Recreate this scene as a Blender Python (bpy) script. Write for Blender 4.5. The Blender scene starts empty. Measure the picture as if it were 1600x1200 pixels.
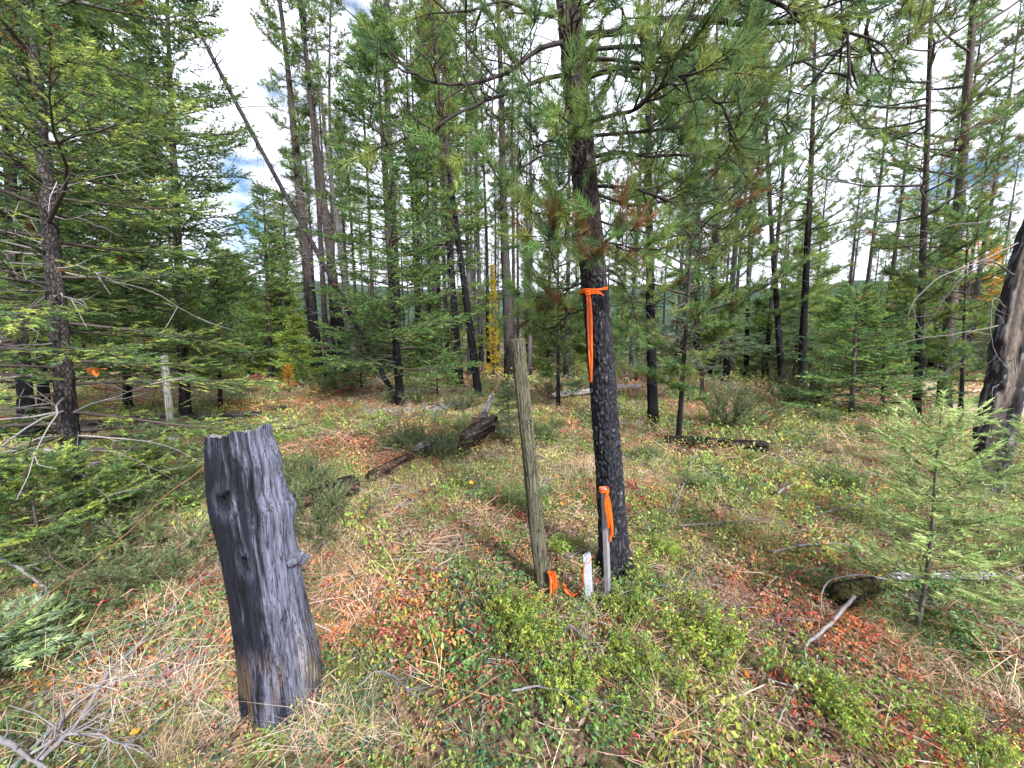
import bpy, math, random
import numpy as np
from mathutils import Vector, Matrix, Quaternion

random.seed(11)
rng = np.random.default_rng(11)
scene = bpy.context.scene
C = scene.collection
R = math.radians

# ---------------------------------------------------------------- camera
PITCH = math.atan(80 / 600)
CAM = np.array([0.0, 0.0, 1.6])
cam_d = bpy.data.cameras.new('camera')
cam_d.sensor_width = 36.0
cam_d.lens = 13.5
cam_d.clip_start = 0.05
cam_d.clip_end = 3000
cam = bpy.data.objects.new('camera', cam_d)
cam.location = CAM
cam.rotation_euler = (math.pi / 2 - PITCH, 0, 0)
C.objects.link(cam)
scene.camera = cam

# ---------------------------------------------------------------- sky and sun
SUN_EL, SUN_AZ = R(38), R(146)          # azimuth clockwise from +Y: behind the camera, to the right
world = bpy.data.worlds.new('World')
scene.world = world
world.use_nodes = True
nt = world.node_tree
nt.nodes.clear()
out = nt.nodes.new('ShaderNodeOutputWorld')
bg = nt.nodes.new('ShaderNodeBackground')
bg.inputs['Strength'].default_value = 0.1
sky = nt.nodes.new('ShaderNodeTexSky')
sky.sky_type = 'NISHITA'
sky.sun_disc = False
sky.sun_elevation = SUN_EL
sky.sun_rotation = SUN_AZ
sky.dust_density = 0.6
tc = nt.nodes.new('ShaderNodeTexCoord')
mp = nt.nodes.new('ShaderNodeMapping')
mp.inputs['Location'].default_value = (7.2, 2.96, 0.0)
mp.inputs['Rotation'].default_value = (0, 0, R(-34))
mp.inputs['Scale'].default_value = (1.0, 1.0, 2.2)
nz = nt.nodes.new('ShaderNodeTexNoise')
nz.inputs['Scale'].default_value = 2.3
nz.inputs['Detail'].default_value = 7
nz.inputs['Roughness'].default_value = 0.55
rp = nt.nodes.new('ShaderNodeValToRGB')
rp.color_ramp.elements[0].position = 0.325
rp.color_ramp.elements[1].position = 0.40
cl = nt.nodes.new('ShaderNodeMixRGB')     # cloud: white with a little grey in it
nz2 = nt.nodes.new('ShaderNodeTexNoise')
nz2.inputs['Scale'].default_value = 4.0
nz2.inputs['Detail'].default_value = 5
cl.inputs['Color1'].default_value = (3.6, 3.8, 4.4, 1)
cl.inputs['Color2'].default_value = (4.1, 4.3, 4.9, 1)
mx = nt.nodes.new('ShaderNodeMixRGB')
L = nt.links.new
L(tc.outputs['Generated'], mp.inputs['Vector'])
L(mp.outputs['Vector'], nz.inputs['Vector'])
L(mp.outputs['Vector'], nz2.inputs['Vector'])
L(nz.outputs['Fac'], rp.inputs['Fac'])
L(nz2.outputs['Fac'], cl.inputs['Fac'])
L(rp.outputs['Color'], mx.inputs['Fac'])
hsv = nt.nodes.new('ShaderNodeHueSaturation')      # clear sky is dimmer than sunlit cloud
hsv.inputs['Value'].default_value = 0.36
hsv.inputs['Saturation'].default_value = 1.35
L(sky.outputs['Color'], hsv.inputs['Color'])
L(hsv.outputs['Color'], mx.inputs['Color1'])
L(cl.outputs['Color'], mx.inputs['Color2'])
L(mx.outputs['Color'], bg.inputs['Color'])
L(bg.outputs['Background'], out.inputs['Surface'])

sun_d = bpy.data.lights.new('sun', 'SUN')
sun_d.energy = 2.6
sun_d.angle = R(10)
sun_d.color = (1.0, 0.97, 0.94)
sun = bpy.data.objects.new('sun', sun_d)
sdir = Vector((math.sin(SUN_AZ) * math.cos(SUN_EL), math.cos(SUN_AZ) * math.cos(SUN_EL), math.sin(SUN_EL)))
sun.rotation_euler = (-sdir).to_track_quat('-Z', 'Y').to_euler()
sun.location = (8, -8, 14)
C.objects.link(sun)

scene.view_settings.view_transform = 'Standard'
scene.view_settings.look = 'None'
scene.view_settings.gamma = 1.0
scene.view_settings.exposure = 2.08
scene.view_settings.use_curve_mapping = False
scene.render.engine = 'CYCLES'
scene.cycles.use_denoising = True
scene.cycles.use_adaptive_sampling = True
scene.cycles.adaptive_threshold = 0.03
scene.cycles.max_bounces = 3
scene.cycles.diffuse_bounces = 2
scene.cycles.glossy_bounces = 2
scene.cycles.transmission_bounces = 4

# ---------------------------------------------------------------- numeric helpers
def _hash(ix, iy, s):
    h = (ix.astype(np.int64) * 374761393 + iy.astype(np.int64) * 668265263 + s * 1442695041) & 0xffffffff
    h = ((h ^ (h >> 13)) * 1274126177) & 0xffffffff
    h = h ^ (h >> 16)
    return (h & 0xffffff) / float(0xffffff)

def vnoise(x, y, s=0):
    x = np.asarray(x, float); y = np.asarray(y, float)
    ix = np.floor(x); iy = np.floor(y)
    fx = x - ix; fy = y - iy
    fx = fx * fx * (3 - 2 * fx); fy = fy * fy * (3 - 2 * fy)
    a = _hash(ix, iy, s); b = _hash(ix + 1, iy, s); c = _hash(ix, iy + 1, s); d = _hash(ix + 1, iy + 1, s)
    return (a * (1 - fx) + b * fx) * (1 - fy) + (c * (1 - fx) + d * fx) * fy

def fbm(x, y, s=0, o=4):
    r = 0; a = 0.5; t = 0
    for i in range(o):
        r = r + a * vnoise(x * 2 ** i + 17.3 * i, y * 2 ** i + 9.1 * i, s + i); t += a; a *= 0.5
    return r / t

def worley(x, y, s=0):
    """F1, F2 and a per-cell random number on a jittered grid"""
    ix = np.floor(x); iy = np.floor(y)
    f1 = np.full(x.shape, 9.0); f2 = np.full(x.shape, 9.0); idc = np.zeros(x.shape)
    for dx in (-1, 0, 1):
        for dy in (-1, 0, 1):
            cx = ix + dx; cy = iy + dy
            px = cx + _hash(cx, cy, s); py = cy + _hash(cx, cy, s + 7)
            d = np.hypot(px - x, py - y)
            m = d < f1
            f2 = np.where(m, f1, np.minimum(f2, d))
            idc = np.where(m, _hash(cx, cy, s + 13), idc)
            f1 = np.where(m, d, f1)
    return f1, f2, idc

def ss(a, b, x):
    t = np.clip((np.asarray(x, float) - a) / (b - a), 0, 1)
    return t * t * (3 - 2 * t)

def ground_z(x, y):
    x = np.asarray(x, float); y = np.asarray(y, float)
    d = np.hypot(x, y)
    a = 1 - ss(30, 60, d)
    return ((fbm(x * 0.55, y * 0.55, 3, 4) - 0.5) * 0.22 + (fbm(x * 3.1, y * 3.1, 9, 2) - 0.5) * 0.05) * a - 0.02

FW = np.array([0, math.cos(PITCH), -math.sin(PITCH)])
UP = np.array([0, math.sin(PITCH), math.cos(PITCH)])
def ray(px, py):
    return FW + np.array([(px - 800) / 600, 0, 0]) + UP * ((600 - py) / 600)
def at(px, py, Y):
    d = ray(px, py)
    return CAM + d * (Y / d[1])
def gr(px, py, lift=0.0):
    d = ray(px, py); z = 0.0
    for _ in range(6):
        t = (z + lift - CAM[2]) / d[2]
        p = CAM + d * t
        z = float(ground_z(p[0], p[1]))
    p[2] = z + lift
    return p
def perp(p):                              # depth along the lens axis: metres per pixel = perp/600
    return float(np.dot(np.asarray(p) - CAM, FW))
def nrm(v):
    v = np.asarray(v, float)
    return v / (np.linalg.norm(v, axis=-1, keepdims=True) + 1e-12)
def col(*c): return np.array(c, float)

# ---------------------------------------------------------------- mesh building
class MB:
    def __init__(s): s.V = []; s.T = []; s.Q = []; s.Cc = []; s.n = 0
    def add(s, V, F, c):
        V = np.asarray(V, float).reshape(-1, 3); F = np.asarray(F, np.int64)
        c = np.asarray(c, float)
        if c.ndim == 1: c = np.tile(c, (len(V), 1))
        (s.T if F.shape[1] == 3 else s.Q).append(F + s.n)
        s.V.append(V); s.Cc.append(c); s.n += len(V)
    def addm(s, V, T, Q, c):
        V = np.asarray(V, float).reshape(-1, 3); c = np.asarray(c, float)
        if c.ndim == 1: c = np.tile(c, (len(V), 1))
        if T is not None and len(T): s.T.append(np.asarray(T, np.int64) + s.n)
        if Q is not None and len(Q): s.Q.append(np.asarray(Q, np.int64) + s.n)
        s.V.append(V); s.Cc.append(c); s.n += len(V)
    def mesh(s, name, mat, smooth=True):
        V = np.concatenate(s.V); K = np.clip(np.concatenate(s.Cc), 0, 1)
        T = np.concatenate(s.T) if s.T else np.zeros((0, 3), np.int64)
        Q = np.concatenate(s.Q) if s.Q else np.zeros((0, 4), np.int64)
        me = bpy.data.meshes.new(name)
        me.vertices.add(len(V)); me.vertices.foreach_set('co', V.astype(np.float32).ravel())
        loops = np.concatenate([T.ravel(), Q.ravel()]).astype(np.int32)
        me.loops.add(len(loops)); me.loops.foreach_set('vertex_index', loops)
        me.polygons.add(len(T) + len(Q))
        st = np.concatenate([np.arange(len(T)) * 3, len(T) * 3 + np.arange(len(Q)) * 4]).astype(np.int32)
        me.polygons.foreach_set('loop_start', st)
        me.polygons.foreach_set('use_smooth', np.full(len(st), bool(smooth)))
        me.update(calc_edges=True)
        a = me.color_attributes.new('Col', 'FLOAT_COLOR', 'POINT')
        a.data.foreach_set('color', np.concatenate([K, np.ones((len(K), 1))], 1).astype(np.float32).ravel())
        me.materials.append(mat)
        return me
    def obj(s, name, mat, parent=None, smooth=True):
        return link(name, s.mesh(name, mat, smooth), parent)

def link(name, me, parent=None):
    o = bpy.data.objects.new(name, me)
    C.objects.link(o)
    if parent: o.parent = parent
    return o
def tag(o, label, cat, group=None):
    o['label'] = label; o['category'] = cat
    if group: o['group'] = group
    return o
def kind(o, k, label=None):
    o['kind'] = k
    if label: o['label'] = label
    return o
def thing(name, label, cat, loc=(0, 0, 0), group=None):
    o = bpy.data.objects.new(name, None)
    o.empty_display_size = 0.1
    o.location = Vector(loc)
    C.objects.link(o)
    return tag(o, label, cat, group)

def tube(mb, P, Rd, sides, c, cap=True, jit=0.0, seed=0):
    P = np.asarray(P, float); n = len(P)
    Rd = np.broadcast_to(np.asarray(Rd, float), (n,))
    T = nrm(np.gradient(P, axis=0))
    m = T.mean(0); ref = np.eye(3)[np.argmin(np.abs(m))]
    N = nrm(np.cross(T, ref)); B = np.cross(T, N)
    a = np.arange(sides) / sides * 2 * np.pi
    rr = Rd[:, None] * np.ones((1, sides))
    if jit: rr = rr * (1 + jit * (np.random.default_rng(seed).random((n, sides)) - 0.5) * 2)
    V = P[:, None] + rr[..., None] * (np.cos(a)[None, :, None] * N[:, None] + np.sin(a)[None, :, None] * B[:, None])
    i = np.arange(n - 1)[:, None] * sides; j = np.arange(sides)[None]; k = (j + 1) % sides
    Q = np.stack([i + j, i + k, i + sides + k, i + sides + j], -1).reshape(-1, 4)
    V = V.reshape(-1, 3); c = np.asarray(c, float)
    cc = np.repeat(np.broadcast_to(c, (n, 3)), sides, 0) if c.ndim <= 2 and not (c.ndim == 2 and len(c) == n * sides) else c
    Tt = []
    if cap:
        b = len(V)
        V = np.concatenate([V, P[:1], P[-1:]]); cc = np.concatenate([cc, cc[:1], cc[-1:]])
        jj = np.arange(sides); kk = (jj + 1) % sides
        Tt = np.concatenate([np.stack([kk, jj, np.full(sides, b)], -1), np.stack([jj + (n - 1) * sides, kk + (n - 1) * sides, np.full(sides, b + 1)], -1)])
    mb.addm(V, Tt, Q, cc)

def smooth_path(P, n):
    P = np.asarray(P, float)
    if len(P) == 2: return P[0] + (P[1] - P[0]) * np.linspace(0, 1, n)[:, None]
    Pe = np.concatenate([[2 * P[0] - P[1]], P, [2 * P[-1] - P[-2]]])
    u = np.linspace(0, len(P) - 1 - 1e-6, n); i = u.astype(int); t = (u - i)[:, None]
    a, b, c, d = Pe[i], Pe[i + 1], Pe[i + 2], Pe[i + 3]
    return 0.5 * (2 * b + (c - a) * t + (2 * a - 5 * b + 4 * c - d) * t * t + (3 * b - a - 3 * c + d) * t ** 3)

# ---------------------------------------------------------------- materials
def new_mat(name):
    m = bpy.data.materials.new(name); m.use_nodes = True
    t = m.node_tree; t.nodes.clear()
    o = t.nodes.new('ShaderNodeOutputMaterial')
    return m, t, o
def foliage_mat(name, transl=0.3, rough=0.55, spec=0.3):
    m, t, o = new_mat(name)
    a = t.nodes.new('ShaderNodeAttribute'); a.attribute_name = 'Col'
    oi = t.nodes.new('ShaderNodeObjectInfo')
    hs = t.nodes.new('ShaderNodeHueSaturation')
    mr = t.nodes.new('ShaderNodeMapRange'); mr.inputs['To Min'].default_value = 0.82; mr.inputs['To Max'].default_value = 1.18
    t.links.new(oi.outputs['Random'], mr.inputs['Value']); t.links.new(mr.outputs['Result'], hs.inputs['Value'])
    t.links.new(a.outputs['Color'], hs.inputs['Color'])
    p = t.nodes.new('ShaderNodeBsdfPrincipled')
    p.inputs['Roughness'].default_value = rough; p.inputs['Specular IOR Level'].default_value = spec
    tr = t.nodes.new('ShaderNodeBsdfTranslucent')
    ms = t.nodes.new('ShaderNodeMixShader'); ms.inputs['Fac'].default_value = transl
    t.links.new(hs.outputs['Color'], p.inputs['Base Color']); t.links.new(hs.outputs['Color'], tr.inputs['Color'])
    t.links.new(p.outputs['BSDF'], ms.inputs[1]); t.links.new(tr.outputs['BSDF'], ms.inputs[2])
    t.links.new(ms.outputs['Shader'], o.inputs['Surface'])
    return m
def wood_mat(name, rough=0.85, scale=(40, 40, 6), bump=0.5, var=0.35, spec=0.2, dist=0.01, cracks=None, plates=None):
    m, t, o = new_mat(name)
    a = t.nodes.new('ShaderNodeAttribute'); a.attribute_name = 'Col'
    tcn = t.nodes.new('ShaderNodeTexCoord'); mpn = t.nodes.new('ShaderNodeMapping')
    mpn.inputs['Scale'].default_value = scale
    n = t.nodes.new('ShaderNodeTexNoise'); n.inputs['Scale'].default_value = 1.0; n.inputs['Detail'].default_value = 6; n.inputs['Roughness'].default_value = 0.65
    mr = t.nodes.new('ShaderNodeMapRange'); mr.inputs['From Min'].default_value = 0.3; mr.inputs['From Max'].default_value = 0.7
    mr.inputs['To Min'].default_value = 1 - var; mr.inputs['To Max'].default_value = 1 + var
    mu = t.nodes.new('ShaderNodeVectorMath'); mu.operation = 'SCALE'
    p = t.nodes.new('ShaderNodeBsdfPrincipled'); p.inputs['Roughness'].default_value = rough; p.inputs['Specular IOR Level'].default_value = spec
    b = t.nodes.new('ShaderNodeBump'); b.inputs['Strength'].default_value = bump; b.inputs['Distance'].default_value = dist
    k = t.links.new
    k(tcn.outputs['Object'], mpn.inputs['Vector']); k(mpn.outputs['Vector'], n.inputs['Vector']); k(n.outputs['Fac'], mr.inputs['Value'])
    k(a.outputs['Color'], mu.inputs[0]); k(mr.outputs['Result'], mu.inputs['Scale']); k(mu.outputs['Vector'], p.inputs['Base Color'])
    k(n.outputs['Fac'], b.inputs['Height']); k(b.outputs['Normal'], p.inputs['Normal']); k(p.outputs['BSDF'], o.inputs['Surface'])
    def darken(fac, low, nb_strength, nb_dist):
        m2 = t.nodes.new('ShaderNodeVectorMath'); m2.operation = 'SCALE'
        mm = t.nodes.new('ShaderNodeMapRange'); mm.inputs['To Min'].default_value = low; mm.inputs['To Max'].default_value = 1.0
        k(fac, mm.inputs['Value']); k(mm.outputs['Result'], m2.inputs['Scale'])
        src = p.inputs['Base Color'].links[0].from_socket
        k(src, m2.inputs[0]); k(m2.outputs['Vector'], p.inputs['Base Color'])
        b2 = t.nodes.new('ShaderNodeBump'); b2.inputs['Strength'].default_value = nb_strength; b2.inputs['Distance'].default_value = nb_dist
        k(p.inputs['Normal'].links[0].from_socket, b2.inputs['Normal']); k(fac, b2.inputs['Height']); k(b2.outputs['Normal'], p.inputs['Normal'])
    if cracks:                                  # thin wandering lines along the grain
        for sc_, wd, lo in cracks:
            mq = t.nodes.new('ShaderNodeMapping'); mq.inputs['Scale'].default_value = sc_
            nq = t.nodes.new('ShaderNodeTexNoise'); nq.inputs['Scale'].default_value = 1.0; nq.inputs['Detail'].default_value = 3
            su = t.nodes.new('ShaderNodeMath'); su.operation = 'SUBTRACT'; su.inputs[1].default_value = 0.5
            ab = t.nodes.new('ShaderNodeMath'); ab.operation = 'ABSOLUTE'
            mr2 = t.nodes.new('ShaderNodeMapRange'); mr2.inputs['From Min'].default_value = 0.0; mr2.inputs['From Max'].default_value = wd
            k(tcn.outputs['Object'], mq.inputs['Vector']); k(mq.outputs['Vector'], nq.inputs['Vector']); k(nq.outputs['Fac'], su.inputs[0]); k(su.outputs[0], ab.inputs[0]); k(ab.outputs[0], mr2.inputs['Value'])
            darken(mr2.outputs['Result'], lo, .8, .004)
    if plates:
        mq = t.nodes.new('ShaderNodeMapping'); mq.inputs['Scale'].default_value = plates
        ad = t.nodes.new('ShaderNodeVectorMath'); ad.operation = 'ADD'
        sc2 = t.nodes.new('ShaderNodeVectorMath'); sc2.operation = 'SCALE'; sc2.inputs['Scale'].default_value = .9
        vo = t.nodes.new('ShaderNodeTexVoronoi'); vo.feature = 'DISTANCE_TO_EDGE'; vo.inputs['Scale'].default_value = 1.0
        mr2 = t.nodes.new('ShaderNodeMapRange'); mr2.inputs['From Max'].default_value = .16
        k(tcn.outputs['Object'], mq.inputs['Vector']); k(n.outputs['Color'], sc2.inputs[0]); k(mq.outputs['Vector'], ad.inputs[0]); k(sc2.outputs['Vector'], ad.inputs[1]); k(ad.outputs['Vector'], vo.inputs['Vector'])
        k(vo.outputs['Distance'], mr2.inputs['Value']); darken(mr2.outputs['Result'], .5, 1.0, .010)
    return m
M_NEEDLE = foliage_mat('needles', 0.45, 0.5, 0.3)
M_LEAF = foliage_mat('leaves', 0.35, 0.4, 0.35)
M_GRASS = foliage_mat('dry_grass', 0.3, 0.7, 0.15)
M_BARK = wood_mat('bark', 0.92, (45, 45, 14), 0.7, 0.45, 0.15)
M_PLATE = wood_mat('plated_bark', 0.92, (40, 40, 16), 0.7, 0.45, 0.15, plates=(44, 44, 20))
M_TWIG = wood_mat('twig_wood', 0.85, (60, 60, 60), 0.3, 0.25)
M_STUMP = wood_mat('weathered_wood', 0.82, (150, 150, 6), 0.9, 0.42, 0.22, 0.006, cracks=(((34, 34, 1.4), .016, .22), ((90, 90, 5), .02, .6)))
M_POST = wood_mat('post_wood', 0.88, (130, 130, 9), 0.7, 0.36, 0.15, 0.004, cracks=(((60, 60, 1.4), .018, .2), ((22, 22, 9), .03, .6)))
M_LOG = wood_mat('log_wood', 0.92, (34, 34, 34), 1.0, 0.5, 0.1, .03, plates=(16, 16, 16))
M_TAPE = foliage_mat('flagging_vinyl', 0.35, 0.35, 0.5)
M_PAINT = wood_mat('painted_wood', 0.6, (60, 60, 12), 0.25, 0.1, 0.3, 0.002)
M_WIRE = wood_mat('rusty_wire', 0.8, (200, 200, 200), 0.3, 0.4, 0.3)

# ---------------------------------------------------------------- ground
def soil_mat():
    m, t, o = new_mat('forest_floor')
    k = t.links.new
    tcn = t.nodes.new('ShaderNodeTexCoord')
    def noise(s, d=6):
        n = t.nodes.new('ShaderNodeTexNoise'); n.inputs['Scale'].default_value = s; n.inputs['Detail'].default_value = d; n.inputs['Roughness'].default_value = 0.7
        k(tcn.outputs['Object'], n.inputs['Vector']); return n
    r1 = t.nodes.new('ShaderNodeValToRGB')
    e = r1.color_ramp.elements
    e[0].position = 0.36; e[0].color = (0.014, 0.010, 0.009, 1)
    e[1].position = 0.72; e[1].color = (0.38, 0.27, 0.17, 1)
    x = e.new(0.45); x.color = (0.065, 0.04, 0.03, 1)
    x = e.new(0.56); x.color = (0.20, 0.13, 0.085, 1)
    n1 = noise(28, 8); k(n1.outputs['Fac'], r1.inputs['Fac'])
    r2 = t.nodes.new('ShaderNodeValToRGB')
    e = r2.color_ramp.elements
    e[0].position = 0.35; e[0].color = (0.03, 0.034, 0.015, 1)
    e[1].position = 0.65; e[1].color = (0.22, 0.22, 0.08, 1)
    n2 = noise(40, 6); k(n2.outputs['Fac'], r2.inputs['Fac'])
    r3 = t.nodes.new('ShaderNodeValToRGB'); r3.color_ramp.elements[0].position = 0.45; r3.color_ramp.elements[1].position = 0.6
    n3 = noise(1.6, 5); k(n3.outputs['Fac'], r3.inputs['Fac'])
    mxn = t.nodes.new('ShaderNodeMixRGB'); k(r3.outputs['Color'], mxn.inputs['Fac']); k(r1.outputs['Color'], mxn.inputs['Color1']); k(r2.outputs['Color'], mxn.inputs['Color2'])
    p = t.nodes.new('ShaderNodeBsdfPrincipled'); p.inputs['Roughness'].default_value = 0.95; p.inputs['Specular IOR Level'].default_value = 0.1
    b = t.nodes.new('ShaderNodeBump'); b.inputs['Strength'].default_value = 0.9; b.inputs['Distance'].default_value = 0.03
    k(n1.outputs['Fac'], b.inputs['Height']); k(b.outputs['Normal'], p.inputs['Normal'])
    k(mxn.outputs['Color'], p.inputs['Base Color']); k(p.outputs['BSDF'], o.inputs['Surface'])
    return m
def build_ground():
    n = 221
    u = np.linspace(-1, 1, n)
    w = 7 * u + 30 * u ** 3 + 860 * u ** 9
    X, Yg = np.meshgrid(w, w + 3.5)
    Z = ground_z(X, Yg)
    V = np.stack([X, Yg, Z], -1).reshape(-1, 3)
    i = np.arange(n - 1)[:, None] * n; j = np.arange(n - 1)[None]
    Q = np.stack([i + j, i + j + 1, i + n + j + 1, i + n + j], -1).reshape(-1, 4)
    mb = MB(); mb.add(V, Q, col(.2, .15, .08))
    kind(mb.obj('ground', soil_mat()), 'structure')
    # far wooded ridge
    mb = MB(); na = 160; ang = np.linspace(R(-75), R(75), na)
    rows = []
    for r, h in ((330, -2), (360, 14), (400, 36), (450, 56), (520, 62), (640, 40), (700, -2)):
        hh = h * (0.7 + 0.6 * fbm(ang * 4 + 3, ang * 0 + r * 0.01, 5, 4)) * (1 - 0.25 * np.abs(np.sin(ang * 1.3))) if h > 0 else np.full(na, h)
        rows.append(np.stack([r * np.sin(ang), r * np.cos(ang), hh + (fbm(ang * 90, ang * 0 + r, 8, 2) - .5) * 6], -1))
    V = np.concatenate(rows)
    i = np.arange(len(rows) - 1)[:, None] * na; j = np.arange(na - 1)[None]
    Q = np.stack([i + j, i + j + 1, i + na + j + 1, i + na + j], -1).reshape(-1, 4)
    cc = col(.035, .06, .04) * (0.7 + 0.6 * rng.random((len(V), 1)))
    mb.add(V, Q, cc)
    kind(mb.obj('hills', wood_mat('far_forest', 0.95, (.15, .15, .15), 1.0, .5, .1, 3.0)), 'structure')
    # pale gravel track seen through the trees on the right
    mb = MB(); ys = np.linspace(0, 1, 60)
    c0 = smooth_path([[9.5, 6.0, 0], [13, 10.5, 0], [16, 15, 0], [21, 21, 0], [30, 30, 0]], 60)
    nn = nrm(np.cross(nrm(np.gradient(c0, axis=0)), [0, 0, 1]))
    V = []
    for s in np.linspace(-1, 1, 7):
        q = c0 + nn * s * 1.7; q[:, 2] = ground_z(q[:, 0], q[:, 1]) + 0.03 - 0.03 * abs(s); V.append(q)
    V = np.stack(V, 1).reshape(-1, 3)
    i = np.arange(59)[:, None] * 7; j = np.arange(6)[None]
    Q = np.stack([i + j, i + j + 1, i + 8 + j, i + 7 + j], -1).reshape(-1, 4)
    mb.add(V, Q, col(.42, .36, .28))
    kind(mb.obj('track', wood_mat('gravel', 0.95, (9, 9, 9), 0.5, .3, .1)), 'structure')
build_ground()

# ---------------------------------------------------------------- foliage prototypes: V, T, multiplier, is_stem
def shoot_proto(Ln, n, nl, w, a0, a1, flat, seed, stem=0.0025, curve=0.0):
    g = np.random.default_rng(seed)
    u = np.sort(g.random(n)) * 0.95 + 0.05
    ang = np.radians(a0 + (a1 - a0) * u + g.normal(0, 7, n))
    if flat: phi = np.where(g.random(n) < 0.5, 0, np.pi) + g.normal(0, 0.38, n)
    else: phi = g.random(n) * 2 * np.pi
    D = np.stack([np.cos(ang), np.sin(ang) * np.cos(phi), np.sin(ang) * np.sin(phi)], -1)
    B = np.stack([u * Ln, 0 * u, 0 * u], -1)
    Pp = nrm(np.cross(D, g.normal(size=(n, 3)))) * w / 2
    ln = nl * (0.75 + 0.5 * g.random((n, 1)))
    V = np.stack([B - Pp, B + Pp, B + D * ln], 1).reshape(-1, 3)
    T = np.arange(n * 3).reshape(-1, 3)
    m = np.repeat(0.7 + 0.6 * g.random(n), 3)
    st = np.zeros(n * 3, bool)
    if stem:
        s = np.array([[0, stem, 0], [0, -stem * .5, stem * .87], [0, -stem * .5, -stem * .87], [Ln * .95, 0, 0]])
        T = np.concatenate([T, np.array([[0, 1, 3], [1, 2, 3], [2, 0, 3]]) + len(V)])
        V = np.concatenate([V, s]); m = np.concatenate([m, np.ones(4)]); st = np.concatenate([st, np.ones(4, bool)])
    return V, T, m, st

def leaf_hex(l, w, fold=0.25):
    """one oval leaf along +X, folded at the midrib: 6 verts, 4 tris"""
    V = np.array([[0, 0, 0], [.35 * l, w / 2, w * fold], [.75 * l, w * .42, w * fold], [l, 0, 0], [.75 * l, -w * .42, w * fold], [.35 * l, -w / 2, w * fold]])
    T = np.array([[0, 3, 2], [0, 2, 1], [0, 4, 3], [0, 5, 4]])
    return V, T
def leaf_dia(l, w):
    V = np.array([[0, 0, 0], [.5 * l, w / 2, w * .2], [l, 0, 0], [.5 * l, -w / 2, w * .2]])
    return V, np.array([[0, 2, 1], [0, 3, 2]])

def frames(D, Zh):
    X = nrm(D); Yv = np.cross(np.broadcast_to(Zh, X.shape), X)
    bad = np.linalg.norm(Yv, axis=1) < 1e-3
    Yv[bad] = np.cross(np.array([1.0, 0, 0]), X[bad])
    Yv = nrm(Yv)
    return X, Yv, np.cross(X, Yv)
def inst(mb, proto, O, D, S, K, Zh=np.array([0, 0, 1.0]), stemc=np.array([.10, .075, .055])):
    if len(O) == 0: return
    V, T, m, st = proto
    X, Yv, Z = frames(np.asarray(D, float), Zh)
    S = np.asarray(S, float).reshape(-1, 1, 1)
    out = np.asarray(O)[:, None] + S * (V[None, :, 0:1] * X[:, None] + V[None, :, 1:2] * Yv[:, None] + V[None, :, 2:3] * Z[:, None])
    cc = np.where(st[None, :, None], stemc, np.asarray(K)[:, None] * m[None, :, None])
    F = T[None] + (np.arange(len(out)) * len(V))[:, None, None]
    mb.add(out.reshape(-1, 3), F.reshape(-1, T.shape[1]), cc.reshape(-1, 3))

def plant_proto(nleaf, leaf, rad, hmin, hmax, up, seed):
    """a rosette / sprig of leaves about the origin, z up"""
    g = np.random.default_rng(seed)
    lv, lt = leaf
    az = g.random(nleaf) * 2 * np.pi; el = np.clip(g.normal(up, 0.35, nleaf), -0.3, 1.4)
    D = np.stack([np.cos(az) * np.cos(el), np.sin(az) * np.cos(el), np.sin(el)], -1)
    rr = rad * np.sqrt(g.random(nleaf)); a2 = g.random(nleaf) * 2 * np.pi
    O = np.stack([rr * np.cos(a2), rr * np.sin(a2), hmin + (hmax - hmin) * g.random(nleaf)], -1)
    X, Yv, Z = frames(D, g.normal(size=(nleaf, 3)) * .4 + [0, 0, 1])
    S = (0.7 + .6 * g.random(nleaf)).reshape(-1, 1, 1)
    V = O[:, None] + S * (lv[None, :, 0:1] * X[:, None] + lv[None, :, 1:2] * Yv[:, None] + lv[None, :, 2:3] * Z[:, None])
    T = lt[None] + (np.arange(nleaf) * len(lv))[:, None, None]
    m = np.repeat(0.65 + 0.7 * g.random(nleaf), len(lv))
    return V.reshape(-1, 3), T.reshape(-1, 3), m, np.zeros(nleaf * len(lv), bool)
def grass_proto(nb, h, w, spread, bend, seed):
    g = np.random.default_rng(seed)
    V = []; T = []; m = []
    for i in range(nb):
        az = g.random() * 6.283; d = np.array([math.cos(az), math.sin(az), 0]); sd = np.array([-d[1], d[0], 0])
        o = np.array([g.normal(0, spread), g.normal(0, spread), 0]); hh = h * (.55 + .8 * g.random()); bn = bend * (.3 + 1.2 * g.random())
        b = len(V)
        for t, ww in ((0, 1), (.55, .85)):
            c = o + d * bn * hh * t * t * 1.2 + np.array([0, 0, hh * (t - .35 * bn * t * t)])
            V += [c - sd * w / 2 * ww, c + sd * w / 2 * ww]
        V.append(o + d * bn * hh * 1.3 + np.array([0, 0, hh * (1 - .5 * bn)]))
        T += [[b, b + 1, b + 3], [b, b + 3, b + 2], [b + 2, b + 3, b + 4]]
        m += [.65 + .7 * g.random()] * 5
    return np.array(V), np.array(T), np.array(m), np.zeros(len(V), bool)

# colours (linear)
PINE = [col(.13, .22, .070), col(.17, .26, .070), col(.10, .19, .080), col(.22, .28, .07)]
FIR = [col(.115, .21, .070), col(.15, .255, .075), col(.09, .18, .075), col(.20, .29, .08)]
FIR_Y = [col(.17, .27, .08), col(.26, .36, .085), col(.12, .21, .08), col(.36, .44, .10), col(.11, .19, .085)]
SAP = [col(.30, .41, .15), col(.36, .46, .18), col(.25, .37, .14), col(.40, .48, .20)]
BLUEG = [col(.22, .31, .19), col(.28, .37, .25), col(.18, .27, .14)]
BROWN = col(.20, .105, .045)
BARKC = col(.070, .058, .052); CHAR = col(.011, .011, .014); DEADC = col(.19, .175, .175)

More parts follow.
